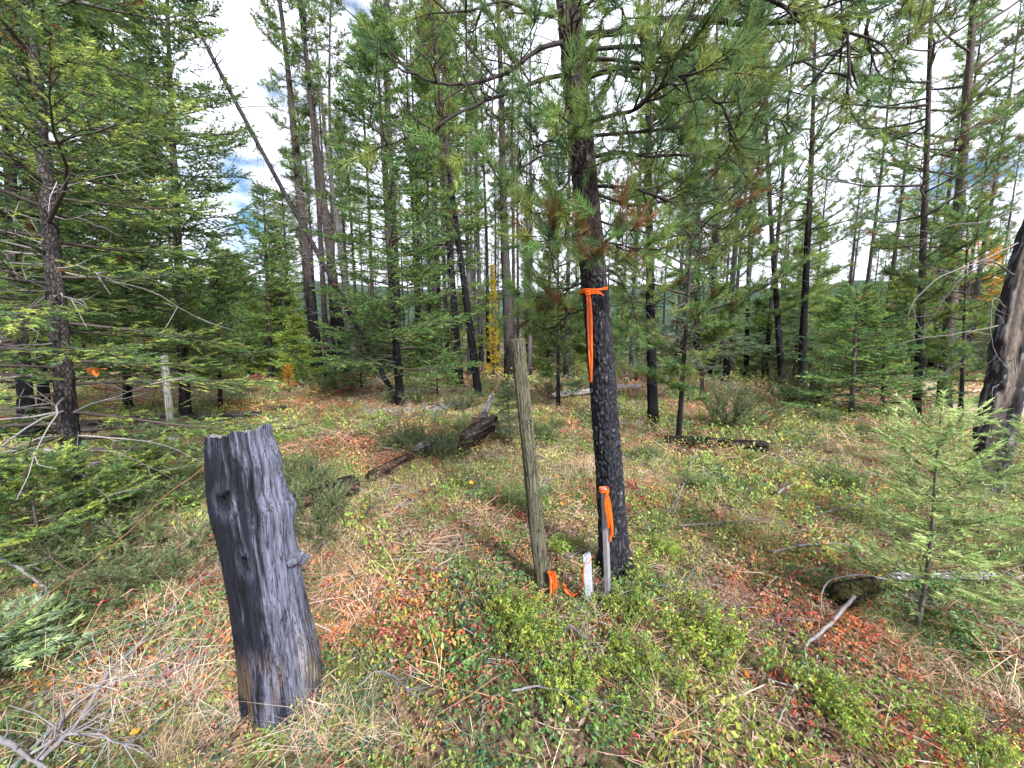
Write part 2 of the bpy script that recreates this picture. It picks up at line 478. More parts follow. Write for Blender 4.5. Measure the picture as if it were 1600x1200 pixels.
def pick(cols, n, g, j=0.12):
    c = np.array(cols)[g.integers(0, len(cols), n)]
    return c * (1 + g.normal(0, j, (n, 1)))

# ---------------------------------------------------------------- branches with side twigs
def bough(fo, wb, g, o, az, Ln, e, c, cols, r0, ntw, tl, s0, nj, up, jit, brown=0.02, wob=0.05, woodc=BARKC, sides=5, scale=1.0, twood=True, bare=0.0):
    """one bough from o: wood into wb, shoots into fo"""
    n = 7; s = np.linspace(0, 1, n)
    h = np.array([math.cos(az), math.sin(az), 0.0]); nv = np.array([-h[1], h[0], 0.0])
    P = o + h * (Ln * s)[:, None] + np.array([0, 0, 1.0]) * (Ln * (e * s + c * s * s))[:, None] + nv * (np.cumsum(g.normal(0, wob, n)) * Ln * s)[:, None]
    if wb is not None: tube(wb, P, r0 * (1 - .85 * s), sides, woodc, cap=False)
    st = np.linspace(s0, 1.0, ntw)
    if bare: st = st[g.random(ntw) > bare]
    if len(st) == 0: return
    idx = np.clip(st * (n - 1), 0, n - 1.001); i0 = idx.astype(int); f = (idx - i0)[:, None]
    B = P[i0] * (1 - f) + P[i0 + 1] * f
    T = nrm(P[i0 + 1] - P[i0])
    sg = np.where(np.arange(len(st)) % 2 == 0, 1.0, -1.0)
    an = np.radians(62 - 34 * st + g.normal(0, 8, len(st))); an[-1] *= .1
    D = nrm(T * np.cos(an)[:, None] + nv * (sg * np.sin(an))[:, None] + np.array([0, 0, 1.0]) * (up + g.normal(0, .12, len(st)))[:, None])
    le = tl * (1.08 - st) * (.7 + .6 * g.random(len(st))) + tl * .22
    if wb is not None and twood:
        for q in range(len(st)):
            tube(wb, np.array([B[q], B[q] + D[q] * le[q] * .6, B[q] + D[q] * le[q]]), [r0 * .28 * scale, r0 * .2 * scale, .0012], 3, woodc, cap=False)
    jj = (np.arange(nj) + .6) / nj
    O = B[:, None] + D[:, None] * (le[:, None] * jj[None])[..., None]
    side = np.where(np.arange(nj) % 2 == 0, 1.0, -1.0)[None, :, None] * np.cross(D, [0, 0, 1.0])[:, None]
    DD = D[:, None] + side * .55 * (jj[None, :, None] < .95) + g.normal(0, jit, O.shape)
    O = O.reshape(-1, 3); DD = DD.reshape(-1, 3)
    K = pick(cols, len(O), g); K = K * (0.85 + .3 * g.random())
    br = g.random(len(O)) < brown
    K[br] = BROWN * (1 + g.normal(0, .2, (br.sum(), 1)))
    fo.append((O, DD, scale * (.75 + .5 * g.random(len(O))), K))
def flush(mb, fo, protos, g, Zh=np.array([0, 0, 1.0])):
    if not fo: return
    O, D, S, K = (np.concatenate([f[i] for f in fo]) for i in range(4))
    w = g.integers(0, len(protos), len(O))
    for i, p in enumerate(protos):
        inst(mb, p, O[w == i], D[w == i], S[w == i], K[w == i], Zh)

FIR_NEAR = [shoot_proto(.15, 28, .032, .0080, 62, 40, True, 40 + i, .0022) for i in range(3)]
FIR_MID = [shoot_proto(.22, 20, .058, .022, 60, 35, True, 50 + i, .004) for i in range(3)]
FIR_FAR = [shoot_proto(.34, 14, .12, .034, 55, 30, True, 60 + i, 0) for i in range(3)]
PINE_NEAR = [shoot_proto(.11 + .025 * i, 80, .058, .0034, 66, 24, False, 70 + i, .004) for i in range(3)]
PINE_MID = [shoot_proto(.18, 30, .10, .013, 60, 22, False, 80 + i, .006) for i in range(3)]
PINE_FAR = [shoot_proto(.20, 15, .12, .022, 62, 25, False, 90 + i, 0) for i in range(3)]
JUNI = [shoot_proto(.14, 34, .022, .006, 50, 30, False, 95 + i, .003) for i in range(2)]

# ---------------------------------------------------------------- shared crowns (unit: metres at nominal height)
CROWNS = {}
def crown_fir(key, H, zb, rad, nb, cols, protos, seed, nj=4, ntw=9, brown=.02, power=.85, e0=-.05, c0=.12, dead=14, scale=1.0, droop=0.0, bare=0.0, twood=False):
    g = np.random.default_rng(seed); fo = []; wb = MB(); fb = MB()
    for i in range(nb):
        t = (i + g.random()) / nb
        z = zb + (H * .985 - zb) * t
        r = rad * (1 - t) ** power * (.65 + .55 * g.random()) + .12
        bough(fo, wb, g, np.array([0, 0, z]), g.random() * 6.283, r, e0 + .55 * t + g.normal(0, .08) - droop, c0, cols, .006 + .010 * r, max(4, int(ntw * (.5 + r / rad * .6))), r * .42, .22, nj, 0.02 - droop * .4, .22, brown, twood=twood, sides=4, scale=scale, bare=bare)
    for i in range(dead):
        z = zb * g.random() * 1.2 + .3; a = g.random() * 6.283; r = rad * (.25 + .5 * g.random())
        P = np.array([0, 0, z]) + np.linspace(0, 1, 4)[:, None] * np.array([math.cos(a) * r, math.sin(a) * r, r * g.normal(-.15, .2)]) + g.normal(0, .03, (4, 3)) * np.array([0, 1, 2, 2])[:, None]
        tube(wb, P, [.008, .006, .004, .002], 3, DEADC * (.4 + .8 * g.random()), cap=False)
    flush(fb, fo, protos, g)
    CROWNS[key] = (H, wb.mesh('branches_' + key, M_TWIG), fb.mesh('crown_' + key, M_NEEDLE))
def crown_pine(key, H, zb, rad, nb, cols, protos, seed, nj=3, ntw=5, brown=.05, dead=40, deadr=.7, scale=1.0, bare=.1):
    g = np.random.default_rng(seed); fo = []; wb = MB(); fb = MB()
    for i in range(nb):
        t = (i + g.random()) / nb
        z = zb + (H * .98 - zb) * t
        r = rad * (.35 + 1.1 * min(t * 2.2, 1) * (1 - t) ** .7) * (.5 + .7 * g.random())
        bough(fo, wb, g, np.array([0, 0, z]), g.random() * 6.283, r, .05 + .5 * t + g.normal(0, .15), .25, cols, .007 + .012 * r, ntw, r * .5, .3, nj, .3, .35, brown, wob=.09, twood=True, sides=4, scale=scale, bare=bare)
    for i in range(dead):
        z = .8 + (zb + (H - zb) * .35) * g.random(); a = g.random() * 6.283; r = deadr * (.25 + .9 * g.random())
        P = np.array([0, 0, z]) + np.linspace(0, 1, 5)[:, None] * np.array([math.cos(a) * r, math.sin(a) * r, r * g.normal(-.1, .3)]) + g.normal(0, .04, (5, 3)) * np.array([0, 1, 2, 2, 3])[:, None] * r
        tube(wb, P, [.009, .007, .005, .004, .002], 3, (DEADC if g.random() < .5 else BARKC) * (.5 + .7 * g.random()), cap=False)
        for q in range(2):
            k = g.integers(1, 4); d = g.normal(0, 1, 3) * .14
            tube(wb, np.array([P[k], P[k] + d, P[k] + d * 1.7 + g.normal(0, .03, 3)]), [.004, .003, .0015], 3, DEADC * (.4 + .6 * g.random()), cap=False)
    flush(fb, fo, protos, g, np.array([.3, .2, 1.0]))
    CROWNS[key] = (H, wb.mesh('branches_' + key, M_TWIG), fb.mesh('crown_' + key, M_NEEDLE))

crown_fir('fir_a', 10, .9, 2.1, 120, FIR, FIR_MID, 101, nj=5, ntw=12, twood=True)
FIR_L = [c_ * 1.2 * col(1.2, 1.02, .9) for c_ in FIR]
crown_fir('fir_b', 10, .6, 2.0, 96, FIR_L, FIR_FAR, 102, nj=4, ntw=10)
crown_fir('fir_c', 10, 1.6, 1.35, 84, FIR_L[:3], FIR_FAR, 103, nj=4, ntw=9, brown=.04)
crown_fir('young_a', 3, .25, 1.05, 55, [col(.15, .27, .07), col(.19, .31, .08), col(.12, .23, .07)], FIR_MID, 104, nj=4, ntw=8, dead=4, brown=.01)
crown_fir('young_b', 3, .3, 1.1, 48, FIR, FIR_MID, 105, nj=4, ntw=7, dead=6, brown=.05)
crown_fir('young_c', 4, .9, 1.2, 55, [col(.13, .19, .11), col(.10, .16, .085), col(.16, .22, .12)], FIR_MID, 106, nj=4, ntw=8, dead=40, droop=.25)
crown_fir('young_y', 5, .3, 1.3, 70, [col(.22, .30, .06), col(.17, .26, .06), col(.27, .32, .07)], FIR_FAR, 107, nj=4, ntw=8, dead=4)
crown_pine('pine_a', 14, 6.0, .62, 56, PINE, PINE_FAR, 111, nj=3, ntw=5, dead=110)
crown_pine('pine_b', 14, 5.2, .55, 62, PINE, PINE_FAR, 112, nj=3, ntw=5, dead=130, brown=.12)
crown_pine('pine_c', 14, 6.8, .7, 46, PINE, PINE_FAR, 113, nj=3, ntw=5, dead=70)
crown_pine('pine_bare', 14, 8.2, .5, 40, PINE, PINE_FAR, 120, nj=2, ntw=5, dead=130, deadr=.55, bare=.2)
crown_pine('pine_open', 12, 2.2, 1.7, 52, PINE, PINE_MID, 114, nj=4, ntw=7, dead=40, brown=.06)
crown_pine('pine_open2', 12, 2.0, 1.6, 48, PINE, PINE_MID, 115, nj=4, ntw=7, dead=30, brown=.08)
crown_pine('pine_small', 6, .7, 1.3, 42, PINE, PINE_MID, 116, nj=4, ntw=7, dead=14, brown=.05)
crown_pine('snag_twigs', 14, 12.5, .5, 3, [BROWN], PINE_FAR, 117, nj=1, ntw=2, dead=170, deadr=.8)
crown_fir('larch_y', 9, .6, 1.0, 90, [col(.70, .50, .015), col(.74, .56, .03), col(.58, .42, .02), col(.45, .40, .04)], FIR_FAR, 118, nj=4, ntw=7, dead=2, brown=0)
crown_fir('aspen_o', 7, 1.2, 1.5, 60, [col(.60, .24, .02), col(.66, .36, .03), col(.45, .20, .03)], FIR_FAR, 119, nj=3, ntw=7, dead=4, brown=0, power=.5)

def trunk_mesh(H, r0, char, seed, sides, bend=.004, tint=BARKC, charc=CHAR, step=.22, taper=.86):
    n = max(8, int(H / step)); s = np.linspace(0, 1, n) ** 1.15
    z = -.15 + (H + .15) * s
    P = np.stack([np.sin(z * .55 + seed) * bend * z, np.cos(z * .43 + seed * 2) * bend * z, z], -1)
    P[:, :2] -= P[0, :2]
    rr = r0 * (1 - taper * s) * (1 + .35 * np.exp(-np.maximum(z, 0) * 5))
    a = np.arange(sides) / sides * 2 * np.pi
    zz = np.repeat(z, sides); aa = np.tile(a, n)
    nz = fbm(np.cos(aa) * 2 + seed * 3, zz * 2.2 + np.sin(aa) * 2, seed, 3)
    cm = ss(-.6, .6, (char - zz) + (nz - .5) * 3.0)[:, None]
    gv = (.6 + .8 * fbm(np.cos(aa) * 3, zz * 7 + np.sin(aa) * 3, seed + 4, 2))[:, None]
    cc = (tint * (1 - cm) + charc * cm) * gv
    mb = MB(); tube(mb, P, rr, sides, cc, cap=False, jit=.10, seed=seed)
    return mb.mesh('trunk', M_PLATE)

def tree(name, label, cat, base, top, H, dia, crown, char=0.0, group=None, spin=None, lean=0.0, sides=10, tint=BARKC, sc=None, world_base=None, parts=True, fat=1.0, step=.22):
    """base/top: pixels of the foot and of a point further up the stem"""
    B = gr(*base) if world_base is None else np.asarray(world_base, float)
    A = nrm(at(top[0], top[1], B[1] + lean) - B) if top is not None else np.array([0, 0, 1.0])
    root = thing(name, label, cat, B, group)
    q = Vector((0, 0, 1)).rotation_difference(Vector(A))
    spin = random.random() * 6.283 if spin is None else spin
    root.rotation_mode = 'QUATERNION'
    root.rotation_quaternion = q
    r0 = dia * perp(B) / 600 / 2 if dia >= 1 else dia
    sd = random.randint(1, 9999)
    link('trunk', trunk_mesh(H, r0, char, sd % 97, sides, tint=tint, step=step), root)
    if crown:
        Hn, wm, fm = CROWNS[crown]
        k = (H / Hn)
        for nm, me in (('branches', wm), ('crown', fm)):
            o = link(nm, me, root); o.scale = (k * fat, k * fat, k); o.rotation_euler = (0, 0, spin)
    return root

# ================================================================ the forest: trees one can single out
GREYB = col(.11, .105, .105)
T = [
 # name, label, cat, base, top, H, dia, crown, char, lean, tint
 ('fir_tree', 'dark green fir in the middle ground with full crown to the ground', 'tree', (626, 634), (588, 90), 7.9, 15, 'fir_a', 3.0, 0, BARKC),
 ('fir_tree', 'tall broad fir behind the leftmost fir, crown edge against open sky', 'tree', (290, 655), (262, 0), 9.5, 16, 'fir_a', 1.0, .4, BARKC),
 ('pine_tree', 'tall burnt pine left of the dark middle fir, leftmost of the tall bare trunks', 'tree', (499, 592), (437, 0), 15, 19, 'pine_a', 3.5, 0, BARKC),
 ('pine_tree', 'black trunked pine of the close pair left of the dark middle fir', 'tree', (541, 590), (470, 30), 15, 17, 'pine_bare', 4.2, 0, BARKC),
 ('pine_tree', 'grey trunked pine of the close pair left of the dark middle fir', 'tree', (556, 584), (492, 60), 13, 14, 'snag_twigs', .3, 0, GREYB * 1.2),
 ('pine_tree', 'thin pine standing behind the close pair of trunks left of the middle fir', 'tree', (520, 578), (516, 0), 16, 10, 'pine_b', 1.0, 0, BARKC),
 ('pine_tree', 'slim burnt pine right of the dark middle fir', 'tree', (719, 604), (680, 60), 12, 13, 'pine_b', 4.5, 0, BARKC),
 ('pine_tree', 'leaning black burnt pine in front of the rotten log pile', 'tree', (748, 622), (692, 180), 10.5, 14, 'pine_b', 5.0, 0, BARKC),
 ('pine_tree', 'thin pale trunked pine left of the wooden fence post', 'tree', (752, 575), (738, 0), 16, 9, 'pine_bare', 1.5, 0, GREYB),
 ('pine_tree', 'thick shaggy barked pine rising behind the fence post', 'tree', (797, 590), (776, 0), 14, 20, 'pine_b', 1.2, 0, col(.065, .055, .055)),
 ('pine_tree', 'thin dark pine between the shaggy pine and the yellow larch', 'tree', (764, 572), (752, 60), 15, 8, 'pine_bare', 3.0, 0, BARKC),
 ('pine_tree', 'burnt black trunk right of the near pine, foot in the grass', 'tree', (1020, 662), (1014, 200), 9.5, 18, 'pine_open2', 6.0, 0, BARKC),
 ('pine_tree', 'slim burnt pine with crooked foot right of the bright young fir', 'tree', (1222, 603), (1196, 180), 11, 11, 'pine_open', 4.0, 0, BARKC),
 ('pine_tree', 'straight black pine standing behind the juniper on the right', 'tree', (1251, 606), (1274, 100), 12, 13, 'pine_open', 5.0, 0, BARKC),
 ('pine_tree', 'tall open crowned pine between the right juniper and the dead snag', 'tree', (1432, 652), (1456, 0), 10.5, 12, 'pine_open2', 1.5, 0, BARKC),
 ('pine_tree', 'tall pine with thickest clean trunk at the upper right', 'tree', (1474, 640), (1521, 0), 11.5, 19, 'pine_open', 1.2, 0, col(.12, .10, .085)),
 ('pine_tree', 'dark pine stem in the shade right of the black trunk', 'tree', (1112, 585), (1122, 100), 14, 14, 'pine_a', 4.0, 0, BARKC),
 ('pine_tree', 'thin pine stem rising above the bright young fir', 'tree', (1166, 590), (1178, 60), 13, 8, 'pine_b', 3.0, 0, BARKC),
 ('pine_tree', 'dark double looking stem between the black trunk and the bright young fir', 'tree', (1088, 582), (1094, 100), 13, 13, 'pine_c', 4.0, 0, BARKC),
 ('pine_tree', 'slender pine left of the thick shaggy pine, crown thin and brownish', 'tree', (690, 585), (668, 0), 15, 8, 'pine_bare', 2.0, 0, BARKC),
 ('pine_tree', 'slender pine rising over the dark middle fir', 'tree', (655, 580), (632, 0), 14, 8, 'pine_bare', 2.0, 0, BARKC),
 ('fir_tree', 'pointed fir with its tip in the sky left of the tall bare trunks', 'tree', (455, 588), (440, 275), 6.6, 11, 'fir_c', 1.0, 0, BARKC),
 ('fir_tree', 'slim pointed fir beside the crown of the broad left fir', 'tree', (424, 594), (408, 262), 6.4, 9, 'fir_c', 1.0, 0, BARKC),
 ('fir_tree', 'tall narrow fir with pointed top right of the middle fir', 'tree', (700, 592), (682, 45), 11.5, 9, 'fir_c', 2.0, 0, BARKC),
 ('young_fir', 'bright green young fir of perfect cone shape before the dark stems', 'tree', (1192, 590), (1193, 470), 2.7, 5, 'young_a', 0, 0, BARKC),
 ('young_fir', 'grey green drooping young fir right of the burnt black trunk', 'tree', (1096, 628), (1100, 430), 3.6, 7, 'young_c', 0, 0, BARKC),
 ('young_fir', 'young fir with rusty red dead tips right of the juniper', 'tree', (1330, 652), (1338, 470), 2.5, 9, 'young_b', 0, 0, col(.16, .14, .13)),
 ('young_fir', 'small dark young fir behind the one with red dead tips', 'tree', (1378, 648), (1384, 500), 2.2, 6, 'young_b', 0, 0, BARKC),
 ('young_fir', 'small bright fir between the left tall trunks and the orange bush', 'tree', (470, 604), (470, 570), .8, 4, 'young_a', 0, 0, BARKC),
 ('young_fir', 'low spreading fir at the foot of the middle fir, left of it', 'tree', (565, 607), (562, 480), 2.2, 4, 'young_b', 0, 0, BARKC),
 ('young_fir', 'loose young fir beside the slim burnt pine right of the middle fir', 'tree', (684, 624), (676, 470), 2.0, 4, 'young_b', 0, 0, BARKC),
 ('young_fir', 'pale green sapling directly behind the wooden fence post', 'tree', (797, 690), (792, 590), .95, 3, 'young_c', 0, 0, BARKC),
 ('larch_tree', 'golden yellow larch glowing between the far trunks behind the fence post', 'tree', (771, 590), (769, 425), 3.8, 5, 'larch_y', 0, 0, BARKC),
 ('aspen_tree', 'orange leaved tree behind the pines at the right', 'tree', (1525, 578), (1530, 300), 5.6, 6, 'aspen_o', 0, 0, GREYB),
 ('aspen_tree', 'small orange bush like tree at the foot of the left tall trunks', 'tree', (452, 612), (450, 580), .75, 3, 'aspen_o', 0, 0, BARKC),
 ('pine_tree', 'mid height pine with wide long needled boughs right of the near pine', 'tree', (1060, 690), (1090, 200), 5.2, 9, 'pine_small', 1.0, 0, BARKC),
 ('pine_tree', 'young pine filling the space behind the ribboned pine, left of it', 'tree', (872, 640), (872, 300), 4.6, 7, 'pine_small', 1.0, 0, BARKC),
 ('pine_tree', 'young bright pine right of the tall open crowned pine', 'tree', (1500, 660), (1512, 380), 3.8, 7, 'pine_small', .6, 0, BARKC),
 ('fir_tree', 'dark fir at the left edge behind the leftmost fir, in shade', 'tree', (45, 690), (10, 200), 9.0, 22, 'fir_a', 1.5, .3, BARKC),
 ('fir_tree', 'shaded fir stem between the left edge and the leftmost fir', 'tree', (70, 660), (48, 200), 9.5, 15, 'fir_c', 1.5, .3, BARKC),
 ('fir_tree', 'fir behind the leaning grey fence post on the left', 'tree', (200, 640), (180, 100), 8.5, 12, 'fir_c', 1.0, 0, BARKC),
 ('young_fir', 'loose green fir left of the stump, behind the grey fence post', 'tree', (345, 640), (340, 420), 3.0, 7, 'fir_c', .4, 0, BARKC),
]
for (nm, lb, ct, b, t, H, d, cr, ch, ln, ti) in T:
    tree(nm, lb, ct, b, t, H, d * .88, cr, ch, tint=ti, lean=ln, sides=12, fat=.72 if 'broad fir behind' in lb else .45 if cr == 'larch_y' else 1.0)

# the dead leaning pole against the sky
tree('leaning_dead_tree', 'thin dead tree leaning far to the left against the sky', 'tree', (612, 612), (285, 0), 18.5, 8, 'snag_twigs', 0, lean=-.6, tint=col(.045, .04, .042))

# background trees, in rows behind
def bg_row():
    g = np.random.default_rng(5)
    used = []
    kinds = [('pine_tree', 'pine_a', 13, 'thin bare stemmed pine'),
             ('pine_tree', 'pine_b', 14, 'thin bare stemmed pine'),
             ('pine_tree', 'pine_c', 13, 'thin bare stemmed pine'),
             ('fir_tree', 'fir_b', 5, 'green fir in the thicket'),
             ('fir_tree', 'fir_c', 6, 'green fir in the thicket'),
             ('young_fir', 'young_y', 3.4, 'yellowish young conifer in the thicket'),
             ('young_fir', 'young_a', 3.0, 'small bright conifer in the thicket')]
    n = 0
    for k in range(4000):
        if n >= 285: break
        Y = 13 + 34 * g.random() ** 1.4
        px = g.uniform(-60, 1660); slim = g.random() < .42
        if slim: px = g.uniform(430, 830) if g.random() < .68 else g.uniform(1180, 1560)
        X = (px - 800) / 600 * Y
        if any((X - a) ** 2 + (Y - b) ** 2 < (1.0 + .02 * Y) ** 2 for a, b in used): continue
        p = g.random()
        right = px > 1150; left = px < 430
        if left: i = g.choice([3, 4, 5, 5, 6, 0])
        elif right: i = g.choice([0, 1, 3, 4, 5, 5, 5, 6, 6])
        else: i = g.choice([0, 0, 0, 1, 1, 1, 2, 2, 3, 5, 6, 6])
        if slim: i = g.choice([0, 1, 2])
        nm, cr, H, lb = kinds[i]
        if slim and g.random() < .8: cr = 'pine_bare'
        elif i < 3 and 430 < px < 830 and g.random() < .6: cr = 'pine_bare'
        if 735 < px < 785 and Y < 17.5: continue
        H = H * (.8 + .45 * g.random())
        if px < 280 and i in (3, 4): H *= 1.3
        if cr[:4] == 'pine' and right: H *= .8
        # two kinds of place: beyond the left, middle or right part of the clearing
        lm = min(((40, 'the left edge'), (120, 'the leftmost fir'), (265, 'the pale grey fence post'), (370, 'the charred stump'), (455, 'the small orange bush'), (500, 'the leftmost tall bare trunk'), (550, 'the close pair of trunks'), (626, 'the dark middle fir'),
                  (719, 'the slim burnt pine'), (800, 'the round wooden post'), (925, 'the ribboned pine'), (1020, 'the burnt black trunk'), (1095, 'the drooping young fir'), (1192, 'the bright cone shaped young fir'), (1255, 'the straight black pine'), (1335, 'the young fir with red tips'), (1437, 'the tall open crowned pine'), (1500, 'the thickest clean trunk'), (1575, 'the dead snag')), key=lambda q: abs(q[0] - px))[1]
        zone = ('close behind ' if Y < 18 else 'farther behind ' if Y < 27 else 'far off behind ') + lm
        if 285 < px < 480: H = min(H, (1.6 + Y * .34) * (.65 + .3 * g.random()))
        used.append((X, Y)); n += 1
        z = float(ground_z(X, Y))
        tree(nm, lb + ' ' + zone, 'tree', None, None, H, .035 + .0045 * H, cr, 3.0 * g.random() if i < 3 else 0, group='background ' + nm.replace('_', ' ') + 's ' + zone,
             sides=7, step=.7, world_base=(X, Y, z), tint=BARKC * .8 if g.random() < .7 else GREYB)
bg_row()
def understory():
    g = np.random.default_rng(55)
    marks = ((870, 'left of the ribboned pine'), (960, 'just right of the ribboned pine'), (1040, 'right of the burnt black trunk'), (1150, 'left of the bright cone shaped young fir'), (1230, 'between the two straight dark pines'), (1300, 'behind the spreading juniper'),
             (1390, 'behind the young fir with red tips'), (1460, 'between the two tall right pines'), (1560, 'left of the dead snag'), (640, 'behind the middle fir'), (470, 'behind the small orange bush'))
    for q in range(46):
        px = g.uniform(850, 1600) if q < 34 else g.uniform(400, 720); Y = g.uniform(11.5, 24)
        X = (px - 800) / 600 * Y; cr = ('young_y', 'young_a', 'young_c', 'young_y')[g.integers(0, 4)]
        H = g.uniform(1.8, 3.6); tone = {'young_y': 'yellowish', 'young_a': 'fresh green', 'young_c': 'greyish green'}[cr]
        w = min(marks, key=lambda m_: abs(m_[0] - px))[1]
        d = 'nearer' if Y < 16 else 'farther'
        tree('young_conifer', '%s %s bushy young conifer %s' % (d, tone, w), 'tree', None, None, H, .02 + .008 * H, cr, 0, group='%s %s young conifers %s' % (d, tone, w), sides=6, step=.5, world_base=(X, Y, float(ground_z(X, Y))), fat=1.15)
understory()

# ---------------------------------------------------------------- leftmost near fir, boughs and dead twigs modelled one by one
def near_fir():
    B = gr(122, 822)
    A = nrm(at(58, 200, B[1] + .25) - B)
    root = thing('fir_tree', 'leftmost near fir with yellow green sprays and bare grey lower twigs', 'tree', B)
    root.rotation_mode = 'QUATERNION'
    root.rotation_quaternion = Vector((0, 0, 1)).rotation_difference(Vector(A))
    r0 = 26 * perp(B) / 600 / 2
    link('trunk', trunk_mesh(7.4, r0, 1.2, 31, 28, step=.06, tint=col(.07, .062, .06), charc=col(.03, .028, .03)), root)
    g = np.random.default_rng(77)
    nb = 74
    for i in range(nb):
        t = (i + g.random()) / nb
        z = .62 + 5.6 * t ** 1.05
        r = (1.55 - .6 * t) * (.6 + .5 * g.random())
        az = i * 2.399 + g.normal(0, .4)
        wb = MB(); fo = []
        bough(fo, wb, g, np.array([0, 0, z]), az, r, -.02 + .25 * t + g.normal(0, .1), -.06 if z < 2 else .1, FIR_Y, .007 + .007 * r, int(11 * r + 5), r * .42, .2, 5, .02, .2, .015, woodc=BARKC * .9, sides=6)
        bo = wb.obj('bough', M_TWIG, root)
        fb = MB(); flush(fb, fo, FIR_NEAR, g); fb.obj('needles', M_NEEDLE, bo)
    # bare grey twigs on the lower stem
    for i in range(42):
        z = .3 + 2.5 * g.random(); a = g.normal(-1.2, 1.2); r = .5 + .9 * g.random()
        n = 9; s = np.linspace(0, 1, n)
        P = np.array([0, 0, z]) + s[:, None] * np.array([math.cos(a) * r, math.sin(a) * r, 0]) + np.array([0, 0, 1]) * (r * (g.normal(.0, .15) * s - .5 * g.random() * s * s))[:, None] + np.cumsum(g.normal(0, .012, (n, 3)), 0)
        wb = MB(); c = DEADC * (.7 + .8 * g.random())
        tube(wb, P, .0065 * (1 - .8 * s) * (.7 + .5 * r), 5, c, cap=False)
        for q in range(4):
            k = g.integers(2, n - 1); d = nrm(g.normal(0, 1, 3) + (P[k] - P[k - 1]) * 9) * (.12 + .25 * g.random())
            tube(wb, np.array([P[k], P[k] + d * .5, P[k] + d + g.normal(0, .03, 3)]), [.0035, .0028, .0015], 4, c, cap=False)
        wb.obj('dead_branch', M_TWIG, root)
near_fir()

# ---------------------------------------------------------------- the ribboned pine beside the posts
PB = gr(962, 893)
PT = at(893, 20, PB[1] + .12)
PAX = nrm(PT - PB)
def pine_axis(h): return PB + PAX * h
PINE_R0 = 40 * perp(PB) / 600 / 2
def pine_rad(h): return PINE_R0 * (1 - .075 * h) * (1 + .22 * np.exp(-np.maximum(h, 0) * 7))
near_pine = thing('pine_tree', 'scaly black barked pine with orange ribbon standing beside the posts', 'tree', PB)
def bark_trunk():
    Hh = 7.0; nz_ = 560; na = 92
    h = np.concatenate([np.linspace(-.12, 4.4, nz_), np.linspace(4.4, Hh, 60)[1:]])
    a = np.arange(na) / na * 2 * np.pi
    Hm, Am = np.meshgrid(h, a, indexing='ij')
    r = pine_rad(Hm)
    # bark scales: taller than wide plates, warped
    wx = Am / (2 * np.pi) * 26 + (fbm(Hm * 7, np.cos(Am) * 2 + 5, 21, 2) - .5) * 1.6
    wy = Hm * 17 + (fbm(Hm * 9 + 3, np.sin(Am) * 2 + 5, 22, 2) - .5) * 2.4
    # periodic in angle: hash on wrapped column
    f1, f2, idc = worley(np.mod(wx, 26), wy, 23)
    edge = ss(.03, .30, f2 - f1)
    rough = fbm(wx * 5, wy * 4, 25, 3)
    roots = .05 * np.exp(-np.maximum(Hm, 0) * 8) * (np.cos(Am * 5 + 1.0 + .8 * np.sin(Am * 2)) * .5 + .35)
    rr = r + edge * (.0075 + .0065 * idc) + (rough - .5) * .004 - .004 + roots
    N = nrm(np.cross(PAX, [0, 1.0, 0])); Bv = np.cross(PAX, N)
    V = (np.array([0, 0, 0.0]) + Hm[..., None] * PAX + rr[..., None] * (np.cos(Am)[..., None] * N + np.sin(Am)[..., None] * Bv)).reshape(-1, 3)
    V[:, 0] += (np.sin(Hm * 1.3) * .012).reshape(-1)
    up = ss(1.5, 3.0, Hm + (fbm(wx * .5, Hm * 3, 28, 3) - .5) * 1.5)[..., None]
    charc = col(.014, .0145, .019) * np.ones(Hm.shape + (3,)); upc = col(.038, .029, .027)
    base = charc * (1 - up) + upc * up
    fle = ((idc > .8) * ss(.5, .62, rough) * ss(.2, .5, f2 - f1) * .3 + ss(.64, .74, rough) * .26)[..., None]
    grey = col(.20, .195, .22) * (1 - up) + col(.20, .15, .13) * up
    cc = base * (1 - fle) + grey * fle
    cc = cc * (.5 + .7 * edge[..., None])
    n = len(h); i = np.arange(n - 1)[:, None] * na; j = np.arange(na)[None]; k = (j + 1) % na
    Q = np.stack([i + j, i + k, i + na + k, i + na + j], -1).reshape(-1, 4)
    mb = MB(); mb.add(V, Q, cc.reshape(-1, 3))
    mb.obj('trunk', M_BARK, near_pine)
bark_trunk()

